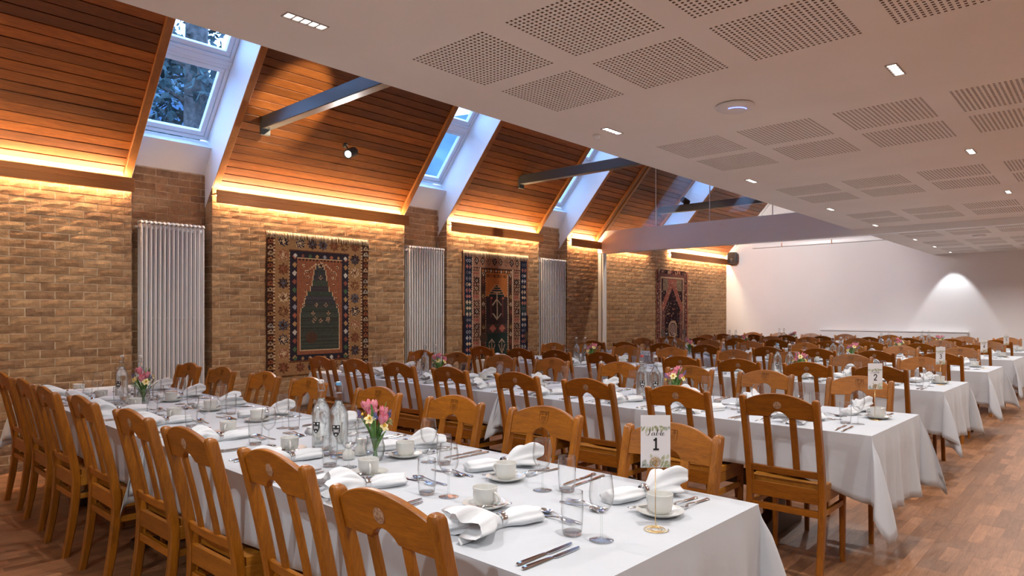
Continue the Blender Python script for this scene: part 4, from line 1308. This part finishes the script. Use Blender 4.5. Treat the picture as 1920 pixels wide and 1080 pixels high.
def make_napkin(seed):
    R = random.Random(seed)
    r = empty('napkin')
    na, nl = 44, 30; vs = []; rings = []
    ph = [R.uniform(0, 6.28) for _ in range(6)]; L = .30; ring_t = R.uniform(.46, .56)
    bend = R.uniform(-.05, .05)
    for k in range(nl + 1):
        t = k/nl; y = -.15 + L*t
        d = (t - ring_t)
        if d < 0:
            q = min(1, -d/ring_t); w = .017 + (.046 + .010*math.sin(ph[0]))*sstep(q*1.15); hgt = .017 + .030*math.sin(PI*min(1, q*.70)); ruf = .55*sstep(q*1.3)
        else:
            q = min(1, d/(1 - ring_t)); w = .017 + .030*sstep(q*2.2); hgt = .017 + .012*sstep(q*2)*(1 - .5*q); ruf = .16
            if q > .86: w *= 1 - .35*((q - .86)/.14)
        ring_ = []
        for i in range(na):
            a = 2*PI*i/na
            pl = 1 + ruf*(.55*math.asin(math.sin(5*a + ph[1] + 2.2*t))/1.57 + .40*math.asin(math.sin(9*a + ph[2] - 3*t))/1.57 + .40*math.sin(2*a + ph[3]))
            x = math.cos(a)*w*pl; z = math.sin(a)*hgt*pl
            z = z*1.0 + hgt*.72
            yy = y + (.022*math.sin(3*a + ph[4])*sstep(-d*3.0) if d < 0 else .004*math.sin(4*a + ph[5])*q)
            ring_.append((x + bend*(t - .5)**2*.8, yy, max(.0008 + .0006*math.sin(a*3), z)))
        rings.append(ring_)
    b = MB(); b.loft(rings, True, False, True)
    o = ob('linen', b.mesh('napkin_linen', smooth=True, recalc=True), M['napkin'], r)
    # the flared end is folded in on itself
    b = MB(); ir = []
    base = rings[0]
    cxm = sum(p[0] for p in base)/na; czm = sum(p[2] for p in base)/na
    for q in (1, .72, .4, .12):
        ir.append([(cxm + (p[0] - cxm)*q, p[1] + .075*(1 - q), max(.002, czm + (p[2] - czm)*q)) for p in base])
    b.loft(ir, True, False, True); ob('inner_fold', b.mesh('napkin_fold', smooth=True), M['napkin'], r)
    yr = -.15 + L*ring_t
    b = MB(); b.lathe([(.0215, -.009), (.0225, -.005), (.0225, .005), (.0215, .009), (.0198, .009), (.0198, -.009), (.0215, -.009)], 24, cap0=False, cap1=False)
    b.xform(Matrix.Translation((bend*(ring_t-.5)**2*.8, yr, .0225)) @ Matrix.Rotation(PI/2, 4, 'X'))
    o = ob('napkin_ring', b.mesh('napkin_ring', smooth=True, autosmooth=40), M['chrome'], r); o['label'] = 'chrome ring'
    return r
PROTO = {'cup': make_cup(), 'saucer': make_saucer(), 'tumbler': make_tumbler(), 'wine': make_wine(), 'knife': make_knife(),
         'fork': make_fork(), 'spoon': make_spoon(), 'tea': make_spoon(.14, 'teaspoon'), 'dfork': make_fork(.17, 'dessert_fork')}
NAPK = [make_napkin(s) for s in (1, 2, 3, 4)]
used = set()
def put(root, loc, rz, label, cat, group, tilt=None):
    if root.name not in used:
        used.add(root.name); o = root; o.location = loc; o.rotation_euler = (0, 0, rz)
    else:
        o = copy_tree(root, loc, rz); o.rotation_euler = (0, 0, rz)
    if tilt: o.rotation_euler = (tilt, 0, rz)
    return tag(o, label, cat, group)
sr = random.Random(33)
for (t, near, k, x) in SEATS:
    sg = 1 if near else -1
    full = t.n <= 3
    def at(u, v):
        yy = t.yc - sg*(t.hw - v)
        X, Y = tp(t, x + sg*u, yy)
        return (X, Y, TZ)
    base = 0 if near else PI
    j = lambda a: sr.uniform(-a, a)
    pl = '%s place from the aisle, %s side of %s' % (ORD[k], 'near' if near else 'far', t.nm)
    px = proj(*at(-.2, .33))
    cu = (-.215 + j(.012), .335 + j(.015))
    c = at(*cu)
    put(PROTO['saucer'], c, 0, 'white china saucer, ' + pl, 'saucer', 'white saucers')
    hr = base + j(.5) - .35
    put(PROTO['cup'], (c[0], c[1], TZ + .0065), hr, 'white china coffee cup, ' + pl, 'cup', 'white coffee cups')
    c = at(.165 + j(.015), .315 + j(.012)); put(PROTO['tumbler'], c, j(3), 'clear water tumbler, ' + pl, 'tumbler', 'water tumblers')
    c = at(.238 + j(.012), .345 + j(.015)); put(PROTO['wine'], c, j(3), 'stemmed wine glass, ' + pl, 'wine glass', 'wine glasses')
    c = at(-.045 + j(.02), .215 + j(.02))
    put(NAPK[sr.randrange(4)], c, base + j(.28) - .12, 'white ringed napkin, ' + pl, 'napkin', 'ringed napkins')
    if full:
        c = at(.195 + j(.008), .145 + j(.012)); a = base + j(.05)
        put(PROTO['knife'], c, a, 'inner table knife, ' + pl, 'knife', 'table knives')
        c = at(.235 + j(.006), .138 + j(.012)); put(PROTO['knife'], c, a + j(.03), 'outer table knife, ' + pl, 'knife', 'table knives')
        c = at(-.200 + j(.006), .175 + j(.012)); a = base + j(.06)
        put(PROTO['fork'], c, a, 'inner dinner fork, ' + pl, 'fork', 'dinner forks')
        c = at(-.236 + j(.004), .165 + j(.01)); put(PROTO['fork'], c, a + j(.04), 'outer dinner fork, ' + pl, 'fork', 'dinner forks')
        c = at(.03 + j(.015), .425 + j(.008)); put(PROTO['spoon'], c, base + PI/2 + j(.12), 'dessert spoon, ' + pl, 'spoon', 'dessert spoons')
        c = at(.015 + j(.015), .395 + j(.005)); put(PROTO['dfork'], c, base - PI/2 + j(.08), 'dessert fork, ' + pl, 'fork', 'dessert forks')
        s = at(cu[0] + .048, cu[1] - .012)
        put(PROTO['tea'], (s[0], s[1], TZ + .0115), base + PI*.86 + j(.25), 'teaspoon on the saucer, ' + pl, 'spoon', 'teaspoons')

# ------------------------------------------------------------------ bottles, flowers, salt and pepper
def make_bottle(cap, key):
    r = empty('water_bottle')
    prof = [(.036, .001), (.0405, .006), (.0415, .02), (.0415, .165), (.0405, .180), (.036, .198), (.027, .214), (.0185, .226), (.0165, .236), (.0158, .262), (.0140, .275), (.0140, .296), (.0155, .298), (.0155, .305), (.0130, .306)]
    b = MB(); b.lathe(prof, 32, cap0=True, cap1=False)
    ob('glass_body', b.mesh('bottle_body', smooth=True, autosmooth=60), M['bottle'], r)
    b = MB(); b.lathe([(.0005, .010), (.030, .006), (.037, .012), (.0385, .02), (.0385, .165), (.034, .195), (.0255, .211), (.0165, .225), (.0142, .238), (.0005, .238)], 28, cap0=False, cap1=False)
    ob('water', b.mesh('bottle_water', smooth=True), M['bottle_water'], r)
    b = MB(); b.lathe([(.009, .306), (.012, .307), (.0125, .318), (.010, .322), (.0005, .323)], 18, cap0=True, cap1=True)
    ob('stopper', b.mesh('stopper_' + key, smooth=True, autosmooth=50), M[cap], r)
    b = MB()
    for s in (-1, 1):
        b.tube([(s*.0135, -.010, .318), (s*.0165, -.002, .300), (s*.0170, .004, .284), (s*.0150, .008, .272)], .0012, 6)
    b.tube([(-.0135, -.010, .318), (-.006, -.0145, .320), (.006, -.0145, .320), (.0135, -.010, .318)], .0012, 6)
    b.tube([(.0152*math.cos(a), .0152*math.sin(a), .273) for a in [2*PI*i/16 for i in range(16)]], .0013, 6, closed=True)
    ob('wire_bail', b.mesh('wire_bail', smooth=True), M['chrome'], r)
    # shield mark wrapped round the front (local -y)
    def wrap(x, z, e): a = x/.0415; rr = .0415 + e; return (rr*math.sin(a), -rr*math.cos(a), z)
    def patch(b, poly_fn, x0, x1, e, n=8):
        for i in range(n):
            a, c = x0 + (x1-x0)*i/n, x0 + (x1-x0)*(i+1)/n
            (l0, h0), (l1, h1) = poly_fn(a), poly_fn(c)
            b.add([wrap(a, l0, e), wrap(c, l1, e), wrap(c, h1, e), wrap(a, h0, e)], [(0, 1, 2, 3)])
    b = MB()
    sh = lambda x: (.105 - .022*(1 - (abs(x)/.0175)**1.6) + (.006 if abs(x) > .0172 else 0), .135)
    patch(b, sh, -.0175, .0175, .0006, 12)
    lab = ob('shield_mark', b.mesh('shield_mark', recalc=False), M['ink'], r)
    b = MB()
    def dot(cx, cz, rr, n=7):
        b.add([wrap(cx + rr*math.cos(2*PI*i/n), cz + rr*math.sin(2*PI*i/n), .0011) for i in range(n)], [tuple(range(n))])
    dot(-.009, .1275, .0042); dot(.009, .1275, .0042); dot(0, .0925, .0042)
    for k in range(4):
        x0 = -.0095 + k*.0055; b.add([wrap(x0, .104, .0011), wrap(x0+.0032, .104, .0011), wrap(x0+.0032, .116, .0011), wrap(x0, .116, .0011)], [(0, 1, 2, 3)])
    for z in (.1175, .101): b.add([wrap(-.011, z, .0011), wrap(.011, z, .0011), wrap(.011, z+.0015, .0011), wrap(-.011, z+.0015, .0011)], [(0, 1, 2, 3)])
    ob('emblem_print', b.mesh('emblem_print', recalc=False), M['print_white'], lab)
    return r
def make_vase():
    r = empty('flower_vase')
    b = MB(); b.lathe([(.026, .0), (.030, .002), (.037, .022), (.0415, .045), (.041, .062), (.036, .080), (.0335, .088), (.036, .098), (.0375, .102), (.036, .1025), (.0322, .089), (.039, .062), (.0395, .045), (.035, .022), (.027, .006)], 48, cap0=True, cap1=False, rib=(16, .018))
    ob('ribbed_jar', b.mesh('ribbed_jar', smooth=True), M['vase'], r)
    b = MB(); b.lathe([(.0005, .008), (.026, .008), (.034, .022), (.0385, .045), (.038, .062), (.035, .072), (.0005, .072)], 24, cap0=False)
    ob('water', b.mesh('vase_water', smooth=True), M['water'], r)
    return r
def make_bouquet(seed):
    R = random.Random(seed)
    r = empty('flower_bouquet')
    def ends(a, rad, z): return (rad*math.cos(a), rad*math.sin(a), z)
    stems = MB()
    def stem(tip):
        a = math.atan2(tip[1], tip[0]); rr = math.hypot(tip[0], tip[1])
        stems.tube([(-.010*math.cos(a), -.010*math.sin(a), .012), (.008*math.cos(a), .008*math.sin(a), .075), (rr*.55*math.cos(a), rr*.55*math.sin(a), .075 + (tip[2]-.075)*.55), tip], .0026, 6)
    def tulip(tip, size):
        b = MB()
        d = Vector((tip[0], tip[1], .10)).normalized(); q = d.to_track_quat('Z', 'Y').to_matrix().to_4x4()
        for k in range(6):
            a0 = 2*PI*k/6 + (.3 if k % 2 else 0); rin = 1.0 if k % 2 else .88
            rows = []
            for j in range(6):
                v = j/5; wd = .0135*math.sin(PI*(.10 + .82*v))*size/1.0; rr = (.004 + .0155*math.sin(PI*min(.62, .06 + .62*v)))*rin*size; z = .040*v*size
                row = []
                for i in range(4):
                    u = i/3*2 - 1; a = a0 + u*wd/max(.006, rr)
                    row.append((rr*math.cos(a), rr*math.sin(a), z + .003*(1-u*u)*v))
                rows.append(row)
            n0 = len(b.v); b.v += [p for row in rows for p in row]
            for j in range(5):
                for i in range(3):
                    b.f.append([n0+j*4+i, n0+j*4+i+1, n0+(j+1)*4+i+1, n0+(j+1)*4+i]); b.m.append(0)
        b.xform(Matrix.Translation(tip) @ q)
        ob('tulip', b.mesh('tulip', smooth=True, recalc=False), M['tulip'], r)
        stem(tip)
    def daffodil(tip):
        d = Vector((tip[0]*1.6, tip[1]*1.6, .05)).normalized(); q = Matrix.Translation(tip) @ d.to_track_quat('Z', 'Y').to_matrix().to_4x4()
        b = MB()
        for k in range(6):
            a = 2*PI*k/6
            ca, sa = math.cos(a), math.sin(a)
            pts = [(.003, 0), (.012, .009), (.021, .007), (.028, 0), (.021, -.007), (.012, -.009)]
            b.add([(x*ca - y*sa, x*sa + y*ca, .002 + .25*x*(k % 2)*.4) for x, y in pts], [tuple(range(6))])
        b.xform(q); o = ob('daffodil', b.mesh('daffodil', recalc=False), M['daff'], r)
        b = MB(); b.lathe([(.004, 0), (.006, .006), (.0075, .011), (.0068, .011), (.004, .003)], 10, cap0=True); b.xform(q)
        ob('trumpet', b.mesh('trumpet', smooth=True), M['daffc'], o)
        stem(tip)
    def muscari(tip):
        b = MB(); d = Vector((tip[0]*.8, tip[1]*.8, .12)).normalized()
        for k in range(26):
            v = k/25; a = k*2.4; rr = .0085*(1 - .75*v) + .0015
            p = Vector(tip) + d*(.035*v) + Vector((math.cos(a)*rr, math.sin(a)*rr, 0))
            s = .0034*(1 - .4*v)
            b.add([(p.x+s,p.y,p.z),(p.x-s,p.y,p.z),(p.x,p.y+s,p.z),(p.x,p.y-s,p.z),(p.x,p.y,p.z+s),(p.x,p.y,p.z-s)], [(0,2,4),(2,1,4),(1,3,4),(3,0,4),(2,0,5),(1,2,5),(3,1,5),(0,3,5)])
        ob('grape_hyacinth', b.mesh('grape_hyacinth', recalc=False), M['musc'], r); stem(tip)
    def leaf(a, reach, z, w):
        b = MB(); n = 8; vs = []
        for i in range(n + 1):
            v = i/n; rr = .006 + reach*v**1.6; zz = .03 + (z - .03)*v - .01*max(0, v - .8)
            ww = w*math.sin(PI*(.06 + .90*v))**.8
            vs += [(rr*math.cos(a) - ww*math.sin(a), rr*math.sin(a) + ww*math.cos(a), zz + .002), (rr*math.cos(a), rr*math.sin(a), zz - .003), (rr*math.cos(a) + ww*math.sin(a), rr*math.sin(a) - ww*math.cos(a), zz + .002)]
        fs = []
        for i in range(n):
            for q in (0, 1): fs.append((3*i+q, 3*i+q+1, 3*i+q+4, 3*i+q+3))
        b.add(vs, fs); ob('leaf', b.mesh('leaf', smooth=True, recalc=False), M['leaf'], r)
    a0 = R.uniform(0, 6)
    for k in range(5): tulip(ends(a0 + k*1.5 + R.uniform(-.2, .2), R.uniform(.015, .045), R.uniform(.150, .205)), R.uniform(1.0, 1.25))
    for k in range(5): daffodil(ends(a0 + .7 + k*1.25, R.uniform(.045, .068), R.uniform(.145, .20)))
    for k in range(3): muscari(ends(a0 + .3 + k*2.1, R.uniform(.05, .07), R.uniform(.165, .195)))
    for k in range(15): leaf(R.uniform(0, 6.28), R.uniform(.02, .085), R.uniform(.13, .25), R.uniform(.006, .010))
    ob('stems', stems.mesh('stems', smooth=True), M['leaf'], r)
    return r
def make_shaker(kind):
    r = empty(kind + '_shaker')
    prof = [(.020, 0), (.026, .004), (.0275, .018), (.024, .032), (.016, .046), (.0155, .056), (.018, .066), (.016, .074), (.0005, .077)] if kind == 'pepper' else [(.019, 0), (.025, .004), (.027, .016), (.0235, .030), (.014, .044), (.012, .052), (.0135, .060), (.010, .066), (.0005, .068)]
    b = MB(); b.lathe(prof, 32, cap0=True, cap1=True, rib=(8, .02)); ob('body', b.mesh(kind + '_body', smooth=True, autosmooth=60), M['china'], r)
    b = MB(); b.lathe([(.004, prof[-1][1] + .0004), (.0005, prof[-1][1] + .0012)], 10, cap0=True, cap1=True); ob('holes', b.mesh('shaker_holes'), M['steel'], r)
    return r
BOT = {'w': make_bottle('cap_white', 'w'), 'b': make_bottle('cap_blue', 'b'), 'r': make_bottle('cap_red', 'r')}
VASE = make_vase(); BOUQ = [make_bouquet(s) for s in (1, 5, 9)]; SALT = make_shaker('salt'); PEP = make_shaker('pepper')
GR = {1: (((-2.715, 1.695), (-2.582, 1.70), (-2.36, 1.735), (-2.455, 1.665), (-2.487, 1.75)), ((-5.40, 1.72), (-5.27, 1.80), (-5.03, 1.74)))}
GX = {2: (-2.60, -2.50, -2.33, -5.10, -4.97, -4.86), 3: (-2.56, -2.46, -2.34, -5.12, -5.02, -4.88), 4: (-2.75, -2.66, -2.52, -5.17, -5.07, -4.79), 5: (-2.76, -2.67, -2.51, -5.25, -5.15, -4.99), 6: (-2.62, -2.53, -2.35, -5.17, -5.08, -4.91)}
caps = {1: 'wbww', 2: 'rwww', 3: 'bwww', 4: 'wwww', 5: 'wwww', 6: 'wwww'}
CAPN = {'w': 'white', 'b': 'blue', 'r': 'red'}
for t in TABLES:
    if t.n == 1: gs = [list(g) for g in GR[1]]
    else:
        g = GX[t.n]; gs = []
        for a in (0, 3):
            yy = tp(t, g[a], t.yc)[1]
            gs.append([(g[a], yy + sr.uniform(-.03, .01)), (g[a+1], yy + sr.uniform(0, .05)), (g[a+2], yy + sr.uniform(-.03, .03))])
    for h, g in enumerate(gs):
        half = 'aisle' if h == 0 else 'wall'
        if len(g) < 5:
            g += [(g[2][0] - .085, g[2][1] - .065), (g[2][0] - .10, g[2][1] + .03)]
            if t.n > 1: g[3] = (g[2][0] + .10, g[2][1] - .05); g[4] = (g[2][0] + .11, g[2][1] + .03)
        for q in range(2):
            cp = caps[t.n][h*2 + q]
            put(BOT[cp], (g[q][0], g[q][1], TZ), .45 + sr.uniform(-.35, .35), 'glass water bottle, %s stopper, %s of the pair, %s half of %s' % (CAPN[cp], 'left' if q == 0 else 'right', half, t.nm), 'bottle', 'crested water bottles')
        put(VASE, (g[2][0], g[2][1], TZ), sr.uniform(0, 6), 'ribbed glass jar holding flowers, %s half of %s' % (half, t.nm), 'vase', 'glass flower jars')
        put(BOUQ[(t.n + h) % 3], (g[2][0], g[2][1], TZ + .004), sr.uniform(0, 6), 'spring bouquet of pink tulips and daffodils, %s half of %s' % (half, t.nm), 'flowers', 'table bouquets')
        if t.n <= 3:
            put(SALT, (g[3][0], g[3][1], TZ), 0, 'white china salt shaker beside the flowers, %s half of %s' % (half, t.nm), 'shaker', 'salt and pepper')
            put(PEP, (g[4][0], g[4][1], TZ), 0, 'taller white china pepper shaker beside the flowers, %s half of %s' % (half, t.nm), 'shaker', 'salt and pepper')

# ------------------------------------------------------------------ table number cards
def smooth_path(pts, n=8):
    out = []
    P_ = [pts[0]] + list(pts) + [pts[-1]]
    for i in range(1, len(P_) - 2):
        p0, p1, p2, p3 = P_[i-1], P_[i], P_[i+1], P_[i+2]
        for k in range(n):
            t = k/n
            out.append(tuple(.5*((2*p1[q]) + (-p0[q]+p2[q])*t + (2*p0[q]-5*p1[q]+4*p2[q]-p3[q])*t*t + (-p0[q]+3*p1[q]-3*p2[q]+p3[q])*t**3) for q in (0, 1)))
    out.append(pts[-1]); return out
def ribbon(b, pts, w, y, sx=1, ox=0, oz=0, nib=True, smooth=True):
    P_ = smooth_path(pts) if smooth else pts
    L_, R_ = [], []
    for i, p in enumerate(P_):
        a = P_[max(0, i-1)]; c = P_[min(len(P_)-1, i+1)]
        dx, dz = c[0]-a[0], c[1]-a[1]; l = math.hypot(dx, dz) or 1
        ww = w*(.30 + .9*max(0, -dz/l)**1.2) if nib else w
        nx_, nz_ = -dz/l*ww/2, dx/l*ww/2
        L_.append((ox + sx*(p[0]+nx_), y, oz + sx*(p[1]+nz_))); R_.append((ox + sx*(p[0]-nx_), y, oz + sx*(p[1]-nz_)))
    n = len(P_)
    b.add(L_ + R_, [(i, i+1, n+i+1, n+i) for i in range(n-1)])
SCRIPT = [[(.02,.72),(.10,.90),(.28,.93),(.50,.84),(.74,.96)], [(.47,.86),(.42,.55),(.32,.20),(.16,.0),(.0,.06),(.06,.16)],
          [(.98,.40),(.86,.46),(.70,.30),(.66,.09),(.75,.0),(.90,.16),(1.0,.42)], [(1.0,.44),(.94,.14),(.99,.0),(1.10,.10)],
          [(1.10,.10),(1.34,.58),(1.44,.93),(1.37,.93),(1.28,.55),(1.21,.14),(1.28,.0),(1.42,.08),(1.49,.30),(1.45,.44)], [(1.45,.42),(1.52,.34),(1.60,.36)],
          [(1.58,.12),(1.80,.58),(1.90,.93),(1.83,.93),(1.73,.5),(1.67,.1),(1.73,.0),(1.86,.10)],
          [(1.87,.16),(2.02,.24),(2.09,.38),(2.01,.46),(1.91,.32),(1.88,.10),(1.97,0),(2.10,.06),(2.18,.16)]]
DIG = {1: [[(.10,.80),(.26,.86),(.32,1.0)], [(.31,1.0),(.31,.02)], [(.08,.03),(.56,.03)]],
       2: [[(.06,.74),(.12,.92),(.30,1.0),(.48,.92),(.53,.74),(.42,.50),(.06,.04)], [(.03,.04),(.58,.04)]],
       3: [[(.06,.88),(.26,1.0),(.47,.92),(.50,.73),(.38,.56),(.20,.53)], [(.20,.53),(.42,.49),(.54,.32),(.48,.10),(.28,.0),(.04,.10)]],
       4: [[(.44,0),(.44,1.0)], [(.44,1.0),(.02,.27)], [(.0,.27),(.62,.27)]],
       5: [[(.52,.97),(.12,.97)], [(.13,.97),(.08,.54)], [(.08,.54),(.28,.63),(.48,.52),(.53,.28),(.42,.05),(.22,0),(.03,.10)]]}
def leafprint(b, x, z, L, w, a, y, mi):
    b.mi = mi; n = 7; pts = []
    for i in range(n+1): v = i/n; pts.append((v*L, w*math.sin(PI*v)**.8))
    for i in range(n-1, 0, -1): v = i/n; pts.append((v*L, -w*math.sin(PI*v)**.8))
    ca, sa = math.cos(a), math.sin(a)
    P_ = [(x + p*ca - q*sa, z + p*sa + q*ca) for p, q in pts]
    P_ = [(max(-.0422, min(.0422, p)), max(.0305, min(.1515, q))) for p, q in P_]
    b.add([(p, y, q) for p, q in P_], [tuple(range(len(P_)))])
def number_card(n, loc):
    r = empty('table_number', loc, math.radians(42 + (n-1)*2), 'white card numbered %s on a gold wire stand, standing on the %s table' % (['one', 'two', 'three', 'four', 'five'][n-1], ['front', 'second', 'third', 'fourth', 'fifth'][n-1]), 'table number', 'table number cards')
    z0, z1 = .180, .332
    w = .043
    cd = ob('card', MB().box(-w, -.0006, z0, w, .0006, z1).mesh('card'), M['card'], r)
    off = z0 - .0300
    b = MB()
    for s in SCRIPT: ribbon(b, [(p[0], p[1]*.72) for p in s], .075, -.0012, .0250, -.0275, z0 + .0935)
    ob('table_lettering', b.mesh('table_lettering', recalc=False), M['ink'], cd)
    b = MB()
    for s in DIG[n]: ribbon(b, s, .165, -.0012, .0345, -.0095, z0 + .052, nib=False, smooth=len(s) > 2)
    ob('number', b.mesh('number', recalc=False), M['ink'], cd)
    R = random.Random(n); b = MB(); Y = -.0010
    zt_, zb_ = .1515, .0305
    for (x, dz, L, wd, a, mi) in ((-.040,-.001,.016,.003,-2.0,0),(-.030,-.001,.024,.003,-2.2,0),(-.022,-.001,.030,.0033,-1.9,2),(-.015,-.002,.022,.003,-1.75,0),(-.008,-.001,.020,.003,-1.6,0),(-.003,0,.012,.0045,-.9,0),(.006,-.003,.016,.0045,-1.9,0),(.010,-.001,.016,.004,-.3,0),(.018,-.004,.018,.0055,-1.7,2),(.023,-.003,.012,.005,-1.1,0),(.030,-.002,.016,.005,-1.5,1),(.037,-.001,.012,.004,-1.2,1)):
        leafprint(b, x, zt_ + dz, L*.8, wd*.95, a, Y - .0001*mi, mi)
    for (x, dz, L, wd, a, mi) in ((-.042,.002,.016,.004,.5,1),(-.038,.004,.022,.007,1.1,1),(-.030,.0,.014,.005,.9,1),(-.022,.0,.018,.004,.6,1),(-.008,.012,.012,.0035,2.4,2),(-.012,.028,.012,.0035,1.7,2),(.014,.0,.024,.003,1.1,0),(.016,.014,.020,.004,1.3,2),(.022,.020,.018,.005,1.4,2),(.026,.008,.016,.005,.9,0),(.032,.024,.016,.004,1.2,2),(.034,.010,.012,.0045,.6,2),(.034,.0,.012,.005,1.0,0),(.020,.001,.014,.005,.4,0)):
        leafprint(b, x, zb_ + dz, L, wd, a, Y - .0001*mi, mi)
    b.v = [(x, y, z + off) for x, y, z in b.v]
    ob('leaf_print', b.mesh('leaf_print', recalc=False), [M['sage1'], M['sage2'], M['sage3']], cd)
    # gold wire: flat spiral foot, upright, clip coil in front of the card
    pts = [((.010 + .027*i/72)*math.cos(2*PI*i/24), (.010 + .027*i/72)*math.sin(2*PI*i/24), .0018) for i in range(73)]
    b = MB(); b.tube(pts, .0013, 6); ob('spiral_foot', b.mesh('spiral_foot', smooth=True), M['brass'], r)
    b = MB(); b.tube([(.010, 0, .0018), (.002, .002, .008), (0, .0022, .03), (0, .0024, z0 - .004)], .0011, 6); ob('upright', b.mesh('upright', smooth=True), M['brass'], r)
    b = MB(); b.tube([((.004 + .014*i/48)*math.sin(2*PI*i/24), -.0026, z0 + .016 - (.004 + .014*i/48)*math.cos(2*PI*i/24)) for i in range(49)] + [(0, .001, z0 - .004)], .0010, 6)
    for a in (-.7, -.35, 0, .35, .7): b.tube([(0, -.0026, z0 + .001), (.016*math.sin(a), -.0026, z0 + .016 + .014*math.cos(a))], .0007, 5)
    ob('clip_coil', b.mesh('clip_coil', smooth=True), M['brass'], r)
for n, (x, y) in {1: (-.998, 1.722), 2: (-1.067, 4.36), 3: (-1.162, 6.86), 4: (-1.145, 9.25), 5: (-1.185, 11.66)}.items():
    number_card(n, (x, y, TZ))

# ------------------------------------------------------------------ trees outside the skylights
def tree(loc, h, tr, seed, spread, nleaf, label, base):
    R = random.Random(seed)
    r = empty('garden_tree', loc, 0, label, 'tree', 'trees outside')
    b = MB(); b.tube([(0, 0, 0), (.1, 0, h*.35), (-.05, .1, h*.7), (0, 0, h)], [tr*1.2, tr, tr*.85, tr*.4], 12)
    ob('trunk', b.mesh('trunk', smooth=True), M['bark'], r)
    b = MB(); br_ = []
    for k in range(44):
        z = h*(base + (.97 - base)*R.random()); a = R.uniform(0, 6.28); L = spread*(1.15 - .5*z/h)*R.uniform(.5, 1.1)
        p1 = (L*.5*math.cos(a), L*.5*math.sin(a), z + .2); p2 = (L*math.cos(a), L*math.sin(a), z + R.uniform(-.2, .5))
        b.tube([(0, 0, z - .2), p1, p2], [tr*.22, tr*.13, .015], 5); br_.append((z, a, L))
    ob('branches', b.mesh('branches'), M['bark'], r)
    b = MB()
    for k in range(nleaf):
        z, a, L = R.choice(br_); q = R.uniform(.25, 1.1)
        c = Vector((L*q*math.cos(a) + R.gauss(0, .22), L*q*math.sin(a) + R.gauss(0, .22), z + R.gauss(0, .22)))
        u = Vector((R.gauss(0, 1), R.gauss(0, 1), R.gauss(0, 1))).normalized(); v = u.cross(Vector((R.gauss(0, 1), R.gauss(0, 1), R.gauss(0, 1)))).normalized()
        s = R.uniform(.07, .14)
        b.add([tuple(c - u*s), tuple(c + v*s*.4), tuple(c + u*s), tuple(c - v*s*.4)], [(0, 1, 2, 3)])
    tag(ob('foliage', b.mesh('tree_foliage', recalc=False), M['foliage'], r), kind='stuff')
b = MB(); b.box(-40, -20, -.3, -7.75, 40, -.1)
struct(ob('garden_ground', b.mesh('garden_ground'), M['foliage']))
tree((-11.3, 4.66, -.1), 11.0, .19, 3, 2.3, 14000, 'thick-trunked tree seen through the nearest skylight', .25)
tree((-17.5, 4.9, -.1), 13.5, .2, 8, 2.6, 14000, 'leafy tree standing behind the thick-trunked tree outside', .2)
tree((-17.0, 10.9, -.1), 12.5, .2, 12, 2.6, 12000, 'leafy tree outside, right of the thick-trunked tree', .2)

b = MB(); wr = random.Random(77); rows = []  # added belt that darkens the low sky seen through the panes
NU = 90
crown = [15 + 2.2*math.sin(k*.31) + 1.4*math.sin(k*.83 + 1) + wr.uniform(-.9, .9) for k in range(NU + 1)]
for j in range(9):
    v = j/8; row = []
    for k in range(NU + 1):
        row.append((-34 - 5*v**2 + 1.6*math.sin(k*.9 + j*1.3) + wr.uniform(-.7, .7), -45 + 165*k/NU + wr.uniform(-.5, .5), -.1 + (crown[k] + .1)*v))
    rows.append(row)
for k in range(1):
    rows.append([(-48, p_[1], -.1) for p_ in rows[-1]])
b.loft(rows, False, False, False)
o = ob('added_tree_belt', b.mesh('added_tree_belt', smooth=True), M['blue_haze_belt'])
tag(o, 'belt of trees added beyond the skylights, blue haze put into its colour', 'trees', kind='stuff')
